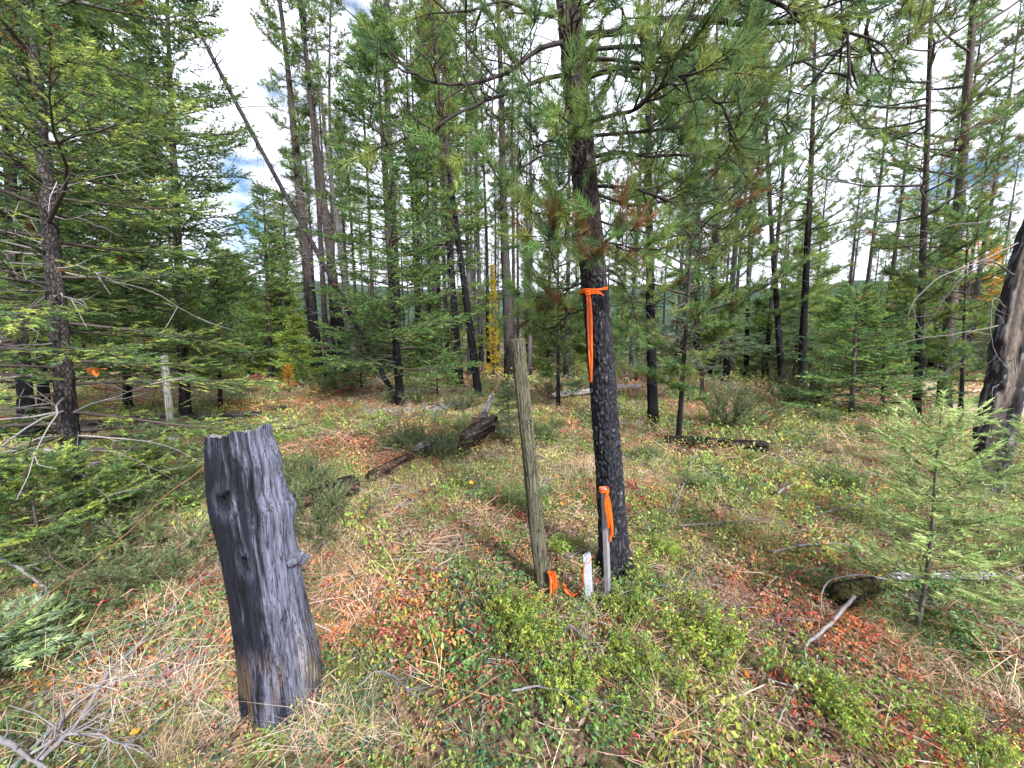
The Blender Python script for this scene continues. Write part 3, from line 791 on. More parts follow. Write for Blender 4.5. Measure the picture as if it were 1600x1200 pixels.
def limb(path, r0, dpth, tufts, g, tl=.30, bare=.25, brown=.025, cols=PINE, stem=True, fine=True):
    """a near pine limb along pixels at given depths; tufts of needles on upturned side twigs"""
    P = np.array([at(px, py, Y) for (px, py), Y in zip(path, dpth)]) - PB
    if stem: P[0] = PAX * float(np.dot(P[0], PAX))
    n = 6 * len(P); Q = smooth_path(P, n)
    Q = Q + np.cumsum(g.normal(0, .0035, Q.shape), 0) * np.linspace(0, 1, n)[:, None]
    s = np.linspace(0, 1, n)
    wb = MB()
    tube(wb, Q, r0 * .75 * (1 - .72 * s), 8, BARKC * .4 * (1 + .3 * g.random((n, 1))), cap=True, jit=.12, seed=3)
    O = []; D = []; K = []; S = []
    def tuft(o, d, m):
        bc = np.array(cols)[g.integers(0, len(cols))] * (1 + g.normal(0, .12))
        if g.random() < brown: bc = BROWN
        for _ in range(m):
            O.append(o); D.append(d + g.normal(0, .38, 3)); K.append(bc * (1 + g.normal(0, .1))); S.append(.75 + .5 * g.random())
    tufts = int(tufts * (1.2 if bare < .35 else 1.0))
    for q in range(tufts):
        u = .18 + .82 * (q + g.random()) / tufts; k = min(int(u * (n - 1)), n - 2)
        Tn = nrm(Q[k + 1] - Q[k])
        d = nrm(Tn * .9 + g.normal(0, .55, 3) + np.array([0, 0, .25]))
        ln = tl * (.35 + .9 * g.random())
        m1 = Q[k] + d * ln * .5 + g.normal(0, .02, 3); e = Q[k] + d * ln + np.array([0, 0, .25 * ln]) + g.normal(0, .02, 3)
        tw = smooth_path([Q[k], m1, e], 7)
        tube(wb, tw, np.linspace(r0 * .25 + .0015, .002, 7), 5, BARKC * .45, cap=False)
        if g.random() < bare:
            for _ in range(3):
                j = g.integers(2, 7); dd = g.normal(0, .07, 3)
                tube(wb, np.array([tw[j], tw[j] + dd, tw[j] + dd * 1.8 + g.normal(0, .015, 3)]), [.0025, .002, .001], 4, BARKC * .6, cap=False)
        else:
            tuft(e, nrm(e - m1) + np.array([0, 0, .35]), g.integers(2, 4))
            if g.random() < .6: tuft(m1, d, 1)
    if tufts: tuft(Q[-1], nrm(Q[-1] - Q[-3]), 3)
    lo = wb.obj('limb', M_TWIG, near_pine)
    if O:
        fb = MB(); w = g.integers(0, 3, len(O)); O, D, S, K = map(np.array, (O, D, S, K))
        for i in range(3): inst(fb, PINE_NEAR[i], O[w == i], D[w == i], S[w == i], K[w == i], np.array([.3, .5, 1.0]), stemc=col(.10, .06, .03))
        fb.obj('needles', M_NEEDLE, lo)
g = np.random.default_rng(404)
d0 = PB[1]
def dd(n, a, b): return list(np.linspace(d0 + a, d0 + b, n))
# left side: long dark arching limbs, almost bare
limb([(892, 8), (845, 22), (785, 3), (733, 13), (660, 15)], .016, dd(5, .1, -.2), 7, g, bare=.8)
limb([(895, 60), (845, 75), (800, 108), (777, 117), (733, 127), (690, 125), (657, 107), (617, 77)], .019, dd(8, .1, -.35), 9, g, bare=.88)
limb([(896, 113), (845, 125), (800, 143), (757, 160), (720, 180), (680, 205), (640, 225), (590, 243)], .018, dd(8, .1, -.3), 9, g, bare=.85)
limb([(773, 117), (768, 165), (755, 200), (722, 232)], .006, dd(4, -.15, -.25), 3, g, bare=.8, stem=False)
limb([(900, 190), (850, 175), (820, 150), (812, 90), (826, 40)], .010, dd(5, .05, -.3), 6, g, bare=.7)
limb([(903, 250), (868, 222), (852, 235), (868, 290), (880, 330)], .010, dd(5, .0, -.35), 7, g, bare=.75)
limb([(900, 235), (860, 240), (815, 262), (785, 285)], .011, dd(4, 0, -.5), 5, g, tl=.16, bare=.1)
limb([(905, 300), (850, 330), (800, 350)], .008, dd(3, .1, .4), 7, g, bare=.4)
limb([(912, 372), (880, 372), (845, 385)], .011, dd(3, -.05, -.35), 11, g, tl=.15, bare=.05, brown=.15)
limb([(912, 372), (950, 378), (1000, 385)], .012, dd(3, -.05, -.35), 13, g, tl=.17, bare=.05, brown=.15)
limb([(918, 440), (890, 450), (850, 480), (825, 500)], .008, dd(4, .05, .5), 18, g, bare=.15)
limb([(916, 480), (880, 500), (850, 540)], .007, dd(3, .1, .5), 12, g, bare=.3, brown=.1)
limb([(918, 420), (960, 425), (985, 470), (995, 520)], .008, dd(4, .05, .6), 18, g, bare=.15)
# right side: thicker leafy limbs
limb([(897, 30), (950, 52), (1000, 42), (1050, 28), (1100, 27), (1150, 33), (1200, 29), (1270, 20), (1308, 8), (1325, 32), (1326, 75), (1325, 125)], .026, dd(12, .0, -.1), 22, g, tl=.36, bare=.2)
limb([(900, 108), (955, 108), (990, 108), (1015, 102), (1060, 80), (1090, 55)], .022, dd(6, .0, -.3), 14, g, tl=.3, bare=.12)
limb([(902, 180), (960, 180), (990, 174), (1012, 160), (1050, 126), (1085, 112)], .018, dd(6, .0, -.45), 14, g, tl=.28, bare=.15)
limb([(904, 238), (960, 240), (1005, 246), (1060, 247), (1110, 252), (1150, 256)], .018, dd(6, .0, .3), 16, g, tl=.3, bare=.15)
limb([(906, 282), (985, 293), (1010, 300), (1050, 316), (1085, 336), (1103, 362), (1095, 405)], .015, dd(7, .0, -.15), 14, g, tl=.28, bare=.3)
limb([(898, 70), (980, 95), (1060, 118), (1110, 150), (1138, 175), (1145, 208)], .014, dd(6, .0, -.2), 12, g, tl=.28, bare=.3)
limb([(898, 55), (1010, 75), (1110, 100), (1200, 110), (1283, 97), (1323, 90)], .018, dd(6, .0, .5), 18, g, tl=.34, bare=.2)
limb([(890, -60), (1060, -40), (1250, -20), (1350, 5), (1357, 52), (1370, 76), (1420, 62), (1450, 28)], .020, dd(8, .0, .2), 16, g, tl=.34, bare=.35)
limb([(890, -120), (1000, -80), (1120, -30), (1200, 10), (1260, 40)], .020, dd(5, .0, -.4), 20, g, tl=.34, bare=.1)
limb([(905, 200), (1000, 205), (1100, 190), (1180, 175), (1250, 190)], .016, dd(5, .0, .9), 20, g, tl=.36, bare=.15)
limb([(908, 300), (1000, 320), (1080, 300), (1160, 290), (1230, 300)], .014, dd(5, .1, 1.2), 20, g, tl=.36, bare=.15, brown=.1)
limb([(910, 340), (980, 360), (1060, 370), (1140, 360)], .012, dd(4, .1, .9), 16, g, tl=.34, bare=.2, brown=.1)
limb([(897, 20), (930, -5), (960, 0), (985, 15)], .014, dd(4, .0, -.5), 9, g, tl=.22, bare=.05)
limb([(898, 60), (892, 40), (900, 20), (905, 5)], .010, dd(4, -.1, -.45), 7, g, tl=.18, bare=.05)
limb([(902, 180), (890, 175), (880, 185), (872, 178)], .008, dd(4, -.1, -.5), 7, g, tl=.16, bare=.05)
limb([(903, 240), (915, 230), (905, 225), (900, 215)], .008, dd(4, -.08, -.3), 4, g, tl=.14, bare=.1)
for q in range(9):       # limbs above the frame that go on up the stem
    hh = 4.2 + q * .3; az = q * 2.4
    e = PAX * hh + np.array([math.cos(az), math.sin(az) * .9, .25]) * 1.3
    P = smooth_path([PAX * hh, PAX * hh + (e - PAX * hh) * .5 + [0, 0, -.1], e], 10)
    wb = MB(); tube(wb, P, np.linspace(.018, .004, 10), 6, BARKC * .6); lo = wb.obj('limb', M_TWIG, near_pine)
    fo = []; bough(fo, None, g, PAX * hh, az, 1.4, .2, .1, PINE, .01, 12, .5, .25, 3, .3, .3, .04)
    fb = MB(); flush(fb, fo, PINE_NEAR, g); fb.obj('needles', M_NEEDLE, lo)

# ================================================================ hero objects
# ---- charred grey stump (an old cut tree used as a fence post)
def stump():
    B = gr(436, 1098); Y0 = B[1]
    # silhouette: row, left edge, right edge (pixels), read off at the stump's own distance
    prof = [(668, 317, 417), (690, 318, 420), (712, 320, 430), (727, 321, 438), (745, 322, 436), (770, 324, 440), (788, 327, 455), (805, 330, 455), (835, 337, 455), (868, 344, 461),
            (900, 350, 466), (940, 357, 472), (980, 363, 482), (1010, 367, 490), (1040, 371, 497), (1075, 376, 500), (1115, 380, 500)]
    rows = []
    for (py, xl, xr) in prof:
        p = at((xl + xr) / 2, py, Y0); rows.append((p[2], p[0], (xr - xl) / 2 * perp(p) / 600 * .87))
    rows = np.array(rows[::-1])                      # from the ground up
    zt = rows[-1, 0]
    nz_, na = 250, 210
    z = np.linspace(rows[0, 0] - .12, zt + .012, nz_)
    a = np.arange(na) / na * 2 * np.pi
    Zm, Am = np.meshgrid(z, a, indexing='ij')
    kr = np.hanning(27); kr /= kr.sum()
    sm = lambda q: np.convolve(np.pad(np.interp(z, rows[:, 0], q), 13, mode='edge'), kr, 'valid')[:, None] + 0 * Zm
    cx = sm(rows[:, 1]); r0 = sm(rows[:, 2])
    # smooth the profile
    v = (Zm - rows[0, 0]) / (zt - rows[0, 0])        # 0 ground .. 1 top
    ca, sa = np.cos(Am), np.sin(Am)                  # ca>0: right, sa<0: towards the camera
    # fibre direction wanders a little
    aw = Am + (fbm(v * 3, ca * 1.5 + 4, 41, 3) - .5) * .35 + .18 * (1 - v)
    # drying cracks that start at the top and fade downwards
    crack = np.zeros_like(Am)
    for (th, lenv, dep, wd) in [(-2.55, .45, .022, .035), (-2.15, .22, .02, .03), (-1.98, .42, .034, .05), (-1.62, .30, .014, .022), (-1.40, .55, .020, .026), (-1.12, .36, .026, .05), (-.75, .6, .018, .03), (-.5, .4, .014, .025),
                                (-.1, .5, .02, .03), (.5, .6, .02, .04), (1.1, .4, .03, .04), (1.7, .5, .02, .03), (2.3, .4, .02, .03), (2.9, .5, .02, .03)]:
        d = np.abs(np.angle(np.exp(1j * (aw - th))))
        fade = ss(1 - lenv, 1 - lenv * .3, v)
        crack = np.maximum(crack, .75 * dep * fade * np.clip(1 - d / (wd * (.4 + .8 * fade)), 0, 1) ** .8)
    for th in np.linspace(-3.1, 3.1, 44):       # many short hairline checks
        hh = _hash(np.array([th * 100]), np.array([3.0]), 5)[0]; h2 = _hash(np.array([th * 100]), np.array([9.0]), 6)[0]
        d = np.abs(np.angle(np.exp(1j * (aw - th - .1 * hh)))); vv = np.exp(-((v - h2) / (.10 + .22 * hh)) ** 2)
        crack = np.maximum(crack, .009 * vv * np.clip(1 - d / .026, 0, 1))
    fibre = fbm(aw * 26, Zm * 3.0, 43, 4) - .5
    fine = fbm(aw * 70, Zm * 6.0, 44, 3) - .5
    lump = fbm(ca * 2 + 7, Zm * 4 + sa * 2, 45, 3) - .5
    r = r0 * (1 + .10 * lump) + fibre * .010 * (.5 + .7 * v) + fine * .0035 - crack
    # root flare grooves at the foot
    r = r * (1 + .07 * np.cos(Am * 4 + .6) * ss(.3, 0, v))
    # knots: (angle, height, radius, bump height, hollow)
    def bump(th, vz, wa, wv, h):
        d2 = (np.angle(np.exp(1j * (Am - th))) / wa) ** 2 + ((v - vz) / wv) ** 2
        return h * np.exp(-d2), np.sqrt(d2)
    knot_dark = np.zeros_like(Am); knot_light = np.zeros_like(Am)
    for (th, vz, wa, wv, h, hole) in [(-2.25, .80, .36, .052, .006, .040), (-1.95, .60, .20, .050, .008, .030), (-1.62, .445, .14, .022, .010, .006), (-.55, .815, .2, .03, .02, .012), (-.15, .72, .3, .05, .012, 0)]:
        b, d = bump(th, vz, wa, wv, h); r = r + b
        if hole:
            hb = ss(.66, .25, d + (fine + fibre * 1.6) * .8); r = r - hole * hb; knot_dark = np.maximum(knot_dark, hb if hole > .02 else hb * .35)
        knot_light = np.maximum(knot_light, ss(1.5, .7, d) * ss(.3, .7, d))
    # broken stub on the right
    b, d = bump(-.25, .535, .16, .018, .040); r = r + b
    x = cx + r * np.cos(Am + .61); y = Y0 + .02 + r * np.sin(Am + .61)
    # top: sawn, sloping a little, with splintered edge
    topz = zt + .012 + .012 * ca - .034 * (1 + np.sin(Am)) + (fbm(ca * 1.6 + 3, sa * 1.6 + 3, 47, 3) - .5) * .07 - crack * .5
    Zt = np.where(v > .93, Zm + (topz - zt - .012) * ss(.93, 1.0, v), Zm)
    V = np.stack([x, y, Zt], -1)
    # colour: grey weathered wood on the right, char on the left and in patches
    lat = ca                                         # -1 left .. 1 right as seen from the front
    n1 = fbm(lat * 2.2 + 3, v * 5.0, 51, 4); n2 = fbm(aw * 12, v * 4, 52, 4)
    n3 = fbm(aw * 34, v * 5, 57, 3)
    char = ss(.12, .88, (.54 - lat * .5 + (n1 - .5) * 1.5 + (n2 - .5) * 1.2 + (n3 - .5) * 1.0) - .35 * ss(.84, 1, v) - .16 * ss(.42, .2, v))
    char = np.maximum(char, ss(.46, .66, n1 * .9 + (n3 - .5) * .25 + .25 * ss(.28, .1, v) * ss(.55, .0, np.abs(lat + .3))) * .85)
    char = np.clip(np.maximum(char, knot_dark), 0, 1)
    g1 = (.75 + .6 * n2)[..., None]
    grey = col(.115, .12, .17) * g1 * (.75 + .5 * n3)[..., None]
    warm = ss(.2, .9, lat) * ss(.42, .12, v) * ss(.4, .6, fbm(lat * 5, v * 8, 54, 3))
    grey = grey * (1 - warm[..., None] * .7) + col(.36, .31, .22) * warm[..., None] * .7
    black = col(.005, .006, .011) * (.5 + 1.6 * n2)[..., None]
    brown = ss(.5, .65, fbm(lat * 6 + 2, v * 9, 56, 3)) * ss(.34, .2, v) * char * .6
    cc = grey * (1 - char[..., None]) + black * char[..., None]
    cc = cc * (1 - brown[..., None]) + col(.13, .085, .05) * brown[..., None]
    cc = cc * (1 - .75 * np.clip(crack / .011, 0, 1)[..., None]) + col(.01, .01, .012) * .75 * np.clip(crack / .011, 0, 1)[..., None]
    cc = cc + (col(.03, .033, .045) * (knot_light * (1 - knot_dark) * n1)[..., None])
    i = np.arange(nz_ - 1)[:, None] * na; j = np.arange(na)[None]; k = (j + 1) % na
    Q = np.stack([i + j, i + k, i + na + k, i + na + j], -1).reshape(-1, 4)
    # top face: rings running in to a hollow heart
    Vt = []; Ct = []
    Pr = V[-1]; cen = Pr.mean(0)
    nr = 26
    for q in range(1, nr + 1):
        f = 1 - q / nr
        ring = cen + (Pr - cen) * f
        ring[:, 2] = Pr[:, 2] * f + cen[2] * (1 - f) - .03 * (1 - f) - .02 * fbm(ring[:, 0] * 60, ring[:, 1] * 60, 58, 3) + .012 * fbm(a * 5, np.full(na, f * 14), 59, 2)
        Vt.append(ring); Ct.append((col(.22, .20, .20) * (.5 + .8 * fbm(a * 4, np.full(na, f * 26), 60, 2))[:, None]))
    V = np.concatenate([V.reshape(-1, 3)] + Vt); cc = np.concatenate([cc.reshape(-1, 3)] + Ct)
    i2 = (nz_ - 1) * na + np.arange(nr)[:, None] * na
    Q2 = np.stack([i2 + j, i2 + k, i2 + na + k, i2 + na + j], -1).reshape(-1, 4)
    mb = MB(); mb.add(V - B, np.concatenate([Q, Q2]), cc)
    root = thing('tree_stump', 'tall charred grey wooden stump with split top and knots in the left foreground', 'stump', B)
    mb.obj('stump_body', M_STUMP, root)
    # broken branch stub on the right flank
    st = MB(); p0 = at(452, 880, Y0) - B; p1 = at(466, 873, Y0 - .01) - B; p2 = at(474, 862, Y0 - .02) - B
    tube(st, smooth_path([p0, p1, p2], 9), np.linspace(.020, .006, 9), 14, col(.12, .125, .17), jit=.16, seed=4)
    st.obj('branch_stub', M_STUMP, root)
    # iron nail with the wire's loop is left to the wire itself
    return Y0
STUMP_Y = stump()

# ---- rusty fence wire tied to the stump
wire_pts = [at(319, 730, STUMP_Y + .01), at(300, 745, STUMP_Y - .03), at(262, 772, STUMP_Y - .08), at(200, 832, STUMP_Y - .15), at(130, 886, STUMP_Y - .22), at(73, 930, STUMP_Y - .28), at(-60, 1035, STUMP_Y - .4)]
mb = MB(); Wp = smooth_path(wire_pts, 90) - wire_pts[0]
tube(mb, Wp, .0021, 6, col(.13, .06, .035))
for q in np.linspace(.0, .05, 5):       # twisted end against the wood
    c = Wp[int(q * 89)]
    th = np.linspace(0, 6.5, 14)
    tube(mb, c + np.stack([th * .002, .006 * np.cos(th), .006 * np.sin(th)], -1), .0018, 5, col(.10, .05, .03))
ow = mb.obj('fence_wire', M_WIRE); ow.location = Vector(wire_pts[0])
tag(ow, 'thin rusty wire running from the charred stump towards the lower left', 'wire')

# ---- round fence posts
def post(name, label, base, top, dia, tint, seed, spot=None, mossy=.3):
    B = gr(*base); Tp = at(top[0], top[1], B[1] + .03)
    ax = Tp - B; H = np.linalg.norm(ax); ax = ax / H
    n, na = 110, 48
    h = np.linspace(-.1, H, n); a = np.arange(na) / na * 2 * np.pi
    Hm, Am = np.meshgrid(h, a, indexing='ij')
    r = dia / 2 * (1.04 - .06 * Hm / H) * (1 - .05 * ss(H - .012, H, Hm)) + (fbm(Am * 9, Hm * 2.5, seed, 4) - .5) * .005 + (fbm(np.cos(Am) * 1.5, Hm * 2 + np.sin(Am), seed + 1, 2) - .5) * .012
    r = r - .006 * ss(.56, .66, fbm(Am * 14, Hm * .9, seed + 6, 3))
    N = nrm(np.cross(ax, [0, 1.0, 0])); Bv = np.cross(ax, N)
    V = (Hm[..., None] * ax + r[..., None] * (np.cos(Am)[..., None] * N + np.sin(Am)[..., None] * Bv)).reshape(-1, 3)
    n1 = fbm(Am * 7, Hm * 1.6, seed + 2, 4); n2 = fbm(np.cos(Am) * 2 + 3, Hm * 5, seed + 3, 3)
    cc = tint * (.6 + .8 * n1)[..., None]
    ms = (ss(.45, .65, n2) * mossy)[..., None]
    cc = cc * (1 - ms) + col(.13, .135, .075) * ms
    cr = ss(.56, .66, fbm(Am * 14, Hm * .9, seed + 6, 3))[..., None] * .75
    cc = cc * (1 - cr) + tint * .25 * cr
    if spot:
        sp = at(spot[0], spot[1], B[1] - dia / 2) - B
        d = np.linalg.norm(V - sp, axis=1).reshape(Hm.shape)
        k = ss(.026, .016, d + (n1 - .5) * .01)[..., None]
        cc = cc * (1 - k) + col(.11, .035, .025) * k
    i = np.arange(n - 1)[:, None] * na; j = np.arange(na)[None]; k = (j + 1) % na
    Q = np.stack([i + j, i + k, i + na + k, i + na + j], -1).reshape(-1, 4)
    mb = MB(); cc = cc.reshape(-1, 3)
    rings = [V]; cols_ = [cc]; top = V[-na:]; cen = top.mean(0)
    for q in range(1, 9):
        f = 1 - q / 8; rg = cen + (top - cen) * f + ax * (.004 * (1 - f) * math.sin(q * 2.1))
        rings.append(rg); cols_.append(np.tile(tint * (.55 + .35 * (q % 2)), (na, 1)) * (.8 + .4 * rng.random((na, 1))))
    i2 = (n - 1) * na + np.arange(8)[:, None] * na
    Q2 = np.stack([i2 + j, i2 + k, i2 + na + k, i2 + na + j], -1).reshape(-1, 4)
    mb.add(np.concatenate(rings), np.concatenate([Q, Q2]), np.concatenate(cols_))
    o = mb.obj(name, M_POST); o.location = Vector(B)
    return tag(o, label, 'fence post')
post('fence_post', 'round weathered wooden fence post left of the ribboned pine', (848, 913), (808, 529), .086, col(.092, .088, .062), 71, spot=(820, 637))
post('fence_post', 'pale grey old fence post half hidden by fir sprays, left of the stump', (271, 700), (256, 556), .085, col(.42, .42, .38), 81, mossy=.15)

# ---- flagging tapes
ORANGE = col(.88, .155, .014)
def ribbon(mb, P, W, wid, c, fold=.15, seed=0, th=.0006):
    """a strip of tape along P; W: direction of its width at each point"""
    g = np.random.default_rng(seed); P = np.asarray(P, float); n = len(P)
    W = nrm(np.broadcast_to(np.asarray(W, float), P.shape)); T_ = nrm(np.gradient(P, axis=0)); Nn = nrm(np.cross(T_, W))
    wid = np.broadcast_to(wid, (n,))
    us = np.linspace(-.5, .5, 6)
    ph = np.cumsum(g.normal(0, .35, n))
    A_ = P[:, None] + W[:, None] * (us[None] * wid[:, None])[..., None] + Nn[:, None] * (fold * wid[:, None] * np.sin(us[None] * 7 + ph[:, None]))[..., None]
    V = np.concatenate([A_ + Nn[:, None] * th, A_ - Nn[:, None] * th], 1)      # 12 around
    cc = c * (.9 + .2 * g.random((n, 1, 1))) * np.ones((n, 12, 1))
    order = list(range(6)) + list(range(11, 5, -1))
    V = V[:, order]
    i = np.arange(n - 1)[:, None] * 12; j = np.arange(12)[None]; k = (j + 1) % 12
    Q = np.stack([i + j, i + k, i + 12 + k, i + 12 + j], -1).reshape(-1, 4)
    mb.add(V.reshape(-1, 3), Q, cc.reshape(-1, 3))
def tree_tape():
    # height on the pine where the ribbon is tied
    best = min(np.linspace(.5, 3, 400), key=lambda h: abs((lambda p: 600 - 600 * np.dot(p - CAM, UP) / np.dot(p - CAM, FW))(pine_axis(h)) - 455))
    c0 = pine_axis(best)
    root = thing('flagging_tape', 'bright orange ribbon tied round the black barked pine, long tail hanging', 'ribbon', c0)
    N = nrm(np.cross(PAX, [0, 1.0, 0])); Bv = np.cross(PAX, N)
    th = np.linspace(0, 2 * np.pi, 60); rr = float(pine_rad(best)) + .012
    P = rr * (np.cos(th)[:, None] * N + np.sin(th)[:, None] * Bv) + PAX * (.004 * np.sin(th * 3))[:, None]
    mb = MB(); ribbon(mb, P, PAX, .020 + .006 * np.sin(th * 2.5), ORANGE, .12, 1); mb.obj('band', M_TAPE, root)
    f = at(919, 458, c0[1] - rr - .012) - c0
    mb = MB()
    kn = f + np.stack([.013 * np.cos(th) * (1 + .3 * np.sin(3 * th)), .006 * np.sin(2 * th), .011 * np.sin(th)], -1)
    tube(mb, kn, .006, 8, ORANGE, cap=False, jit=.2); mb.obj('knot', M_TAPE, root)
    pts = [f, at(921, 480, c0[1] - rr - .014) - c0, at(922, 515, c0[1] - rr - .02) - c0, at(923, 555, c0[1] - rr - .03) - c0, at(924, 597, c0[1] - rr - .035) - c0]
    Q = smooth_path(pts, 40)
    mb = MB(); ribbon(mb, Q, np.array([1, -.25, 0]), np.interp(np.linspace(0, 1, 40), [0, .1, .4, .75, 1], [.012, .026, .034, .026, .010]), ORANGE, .22, 2); mb.obj('tail', M_TAPE, root)
    # short second end of the knot
    e = smooth_path([f, at(935, 457, c0[1] - rr - .03) - c0, at(944, 462, c0[1] - rr - .02) - c0], 12)
    mb = MB(); ribbon(mb, e, PAX, .014, ORANGE, .2, 3); mb.obj('short_end', M_TAPE, root)
tree_tape()

# ---- survey markers
def box_stake(root, name, B, Tp, w, d, rot, c, mat, chamfer=.012, slope=0.0, pnt=.0):
    """square stake between two points, with bevelled edges and shaped top"""
    ax = np.asarray(Tp) - np.asarray(B); H = np.linalg.norm(ax); ax /= H
    X = nrm(np.cross([math.sin(rot), math.cos(rot), 0], ax)); Yv = np.cross(ax, X)
    bv = min(w, d) * .10
    pr = [(-w / 2 + bv, -d / 2), (w / 2 - bv, -d / 2), (w / 2, -d / 2 + bv), (w / 2, d / 2 - bv), (w / 2 - bv, d / 2), (-w / 2 + bv, d / 2), (-w / 2, d / 2 - bv), (-w / 2, -d / 2 + bv)]
    hs = list(np.linspace(-.06, H - chamfer, 24)) + [H]
    V = []; cc = []
    g = np.random.default_rng(int(w * 1e4))
    for q, h in enumerate(hs):
        f = 1.0 if q < len(hs) - 1 else (1 - chamfer / max(w, d) * .9)
        for (x_, y_) in pr:
            V.append(ax * (h + slope * x_ * (q == len(hs) - 1) * 1.0) + X * x_ * f + Yv * y_ * f)
            cc.append(c * (.85 + .3 * g.random()))
    n = len(hs); na = 8
    i = np.arange(n - 1)[:, None] * na; j = np.arange(na)[None]; k = (j + 1) % na
    Q = np.stack([i + j, i + k, i + na + k, i + na + j], -1).reshape(-1, 4)
    b = (n - 1) * na
    mb = MB(); mb.addm(np.array(V), [[b, b + q, b + q + 1] for q in range(1, 7)], Q, np.array(cc))
    return mb.obj(name, mat, root, smooth=False)
# tall grey lath with pale cap and orange streamer
LB = gr(950, 934); LT = at(944, 762, LB[1] + .01)
lath = thing('survey_stake', 'slim grey wooden survey stake in front of the ribboned pine', 'stake', LB)
box_stake(lath, 'shaft', np.zeros(3), LT - LB, .030, .030, R(38), col(.20, .19, .20), M_PAINT)
LT2 = LT + nrm(LT - LB) * .020
box_stake(lath, 'pale_tip', LT - LB + nrm(LT - LB) * .002, LT2 - LB, .024, .024, R(38), col(.55, .55, .55), M_PAINT, chamfer=.008)
st = thing('flagging_tape', 'orange streamers tied to the top of the slim grey survey stake', 'ribbon', LT)
mb = MB(); th = np.linspace(0, 2 * np.pi, 30)
ribbon(mb, np.stack([.026 * np.cos(th), .026 * np.sin(th), -.012 + .003 * np.sin(3 * th)], -1), [0, 0, 1], .022, ORANGE, .1, 5); mb.obj('band', M_TAPE, st)
for q, (x0, x1, y1, yo) in enumerate([(950, 957, 838, -.03), (952, 954, 846, -.02), (947, 951, 825, -.035)]):
    pp = smooth_path([at(948, 768, LB[1] - .028) - LT, at(x0, 790, LB[1] + yo) - LT, at((x0 + x1) / 2 + 2, 815, LB[1] + yo) - LT, at(x1, y1, LB[1] + yo + .005) - LT], 26)
    mb = MB(); ribbon(mb, pp, [1, .3, 0], np.interp(np.linspace(0, 1, 26), [0, .3, 1], [.012, .024, .012]), ORANGE * (1 - .08 * q), .25, 6 + q); mb.obj('streamer', M_TAPE, st)
# short white stake
WB = gr(920, 936); WT = at(917, 866, WB[1] + .01)
ws = box_stake(None, 'marker_stake', np.zeros(3), WT - WB, .047, .022, R(8), col(.31, .33, .38), M_PAINT, chamfer=.010, slope=.55)
ws.location = Vector(WB)
tag(ws, 'short white painted marker stake between the fence post and grey survey stake', 'stake')
t2 = thing('flagging_tape', 'thin orange tape looped round the white stake and trailing on the ground', 'ribbon', WB)
yy = WB[1] - .035
pp = smooth_path([at(926, 868, yy) - WB, at(921, 878, yy) - WB, at(914, 882, yy) - WB, at(912, 895, yy) - WB, at(911, 910, yy) - WB, gr(905, 924, .03) - WB, gr(897, 930, .02) - WB], 40)
mb = MB(); ribbon(mb, pp, [1, .2, .3], .007, ORANGE, .3, 11); mb.obj('strand', M_TAPE, t2)
pp = smooth_path([gr(897, 932, .03) - WB, gr(890, 926, .035) - WB, gr(883, 920, .05) - WB, gr(882, 914, .05) - WB], 20)
mb = MB(); ribbon(mb, pp, [0, .3, 1], .03, ORANGE, .3, 12); mb.obj('loose_end', M_TAPE, t2)
t3b = gr(860, 922)
t3 = thing('flagging_tape', 'crumpled orange tape at the foot of the wooden fence post', 'ribbon', t3b)
for q in range(3):
    x0 = 858 + q * 4
    pp = smooth_path([gr(x0, 936, .01) - t3b, gr(x0 + 3, 922, .05) - t3b, at(x0 + 2, 902, t3b[1] - .03) - t3b, at(x0 - 1, 893, t3b[1] - .02) - t3b, gr(x0 + 6, 915, .04) - t3b], 30)
    mb = MB(); ribbon(mb, pp, [1, .2, .2], .013, ORANGE * (.85 - .12 * q), .45, 21 + q); mb.obj('tape_fold', M_TAPE, t3)

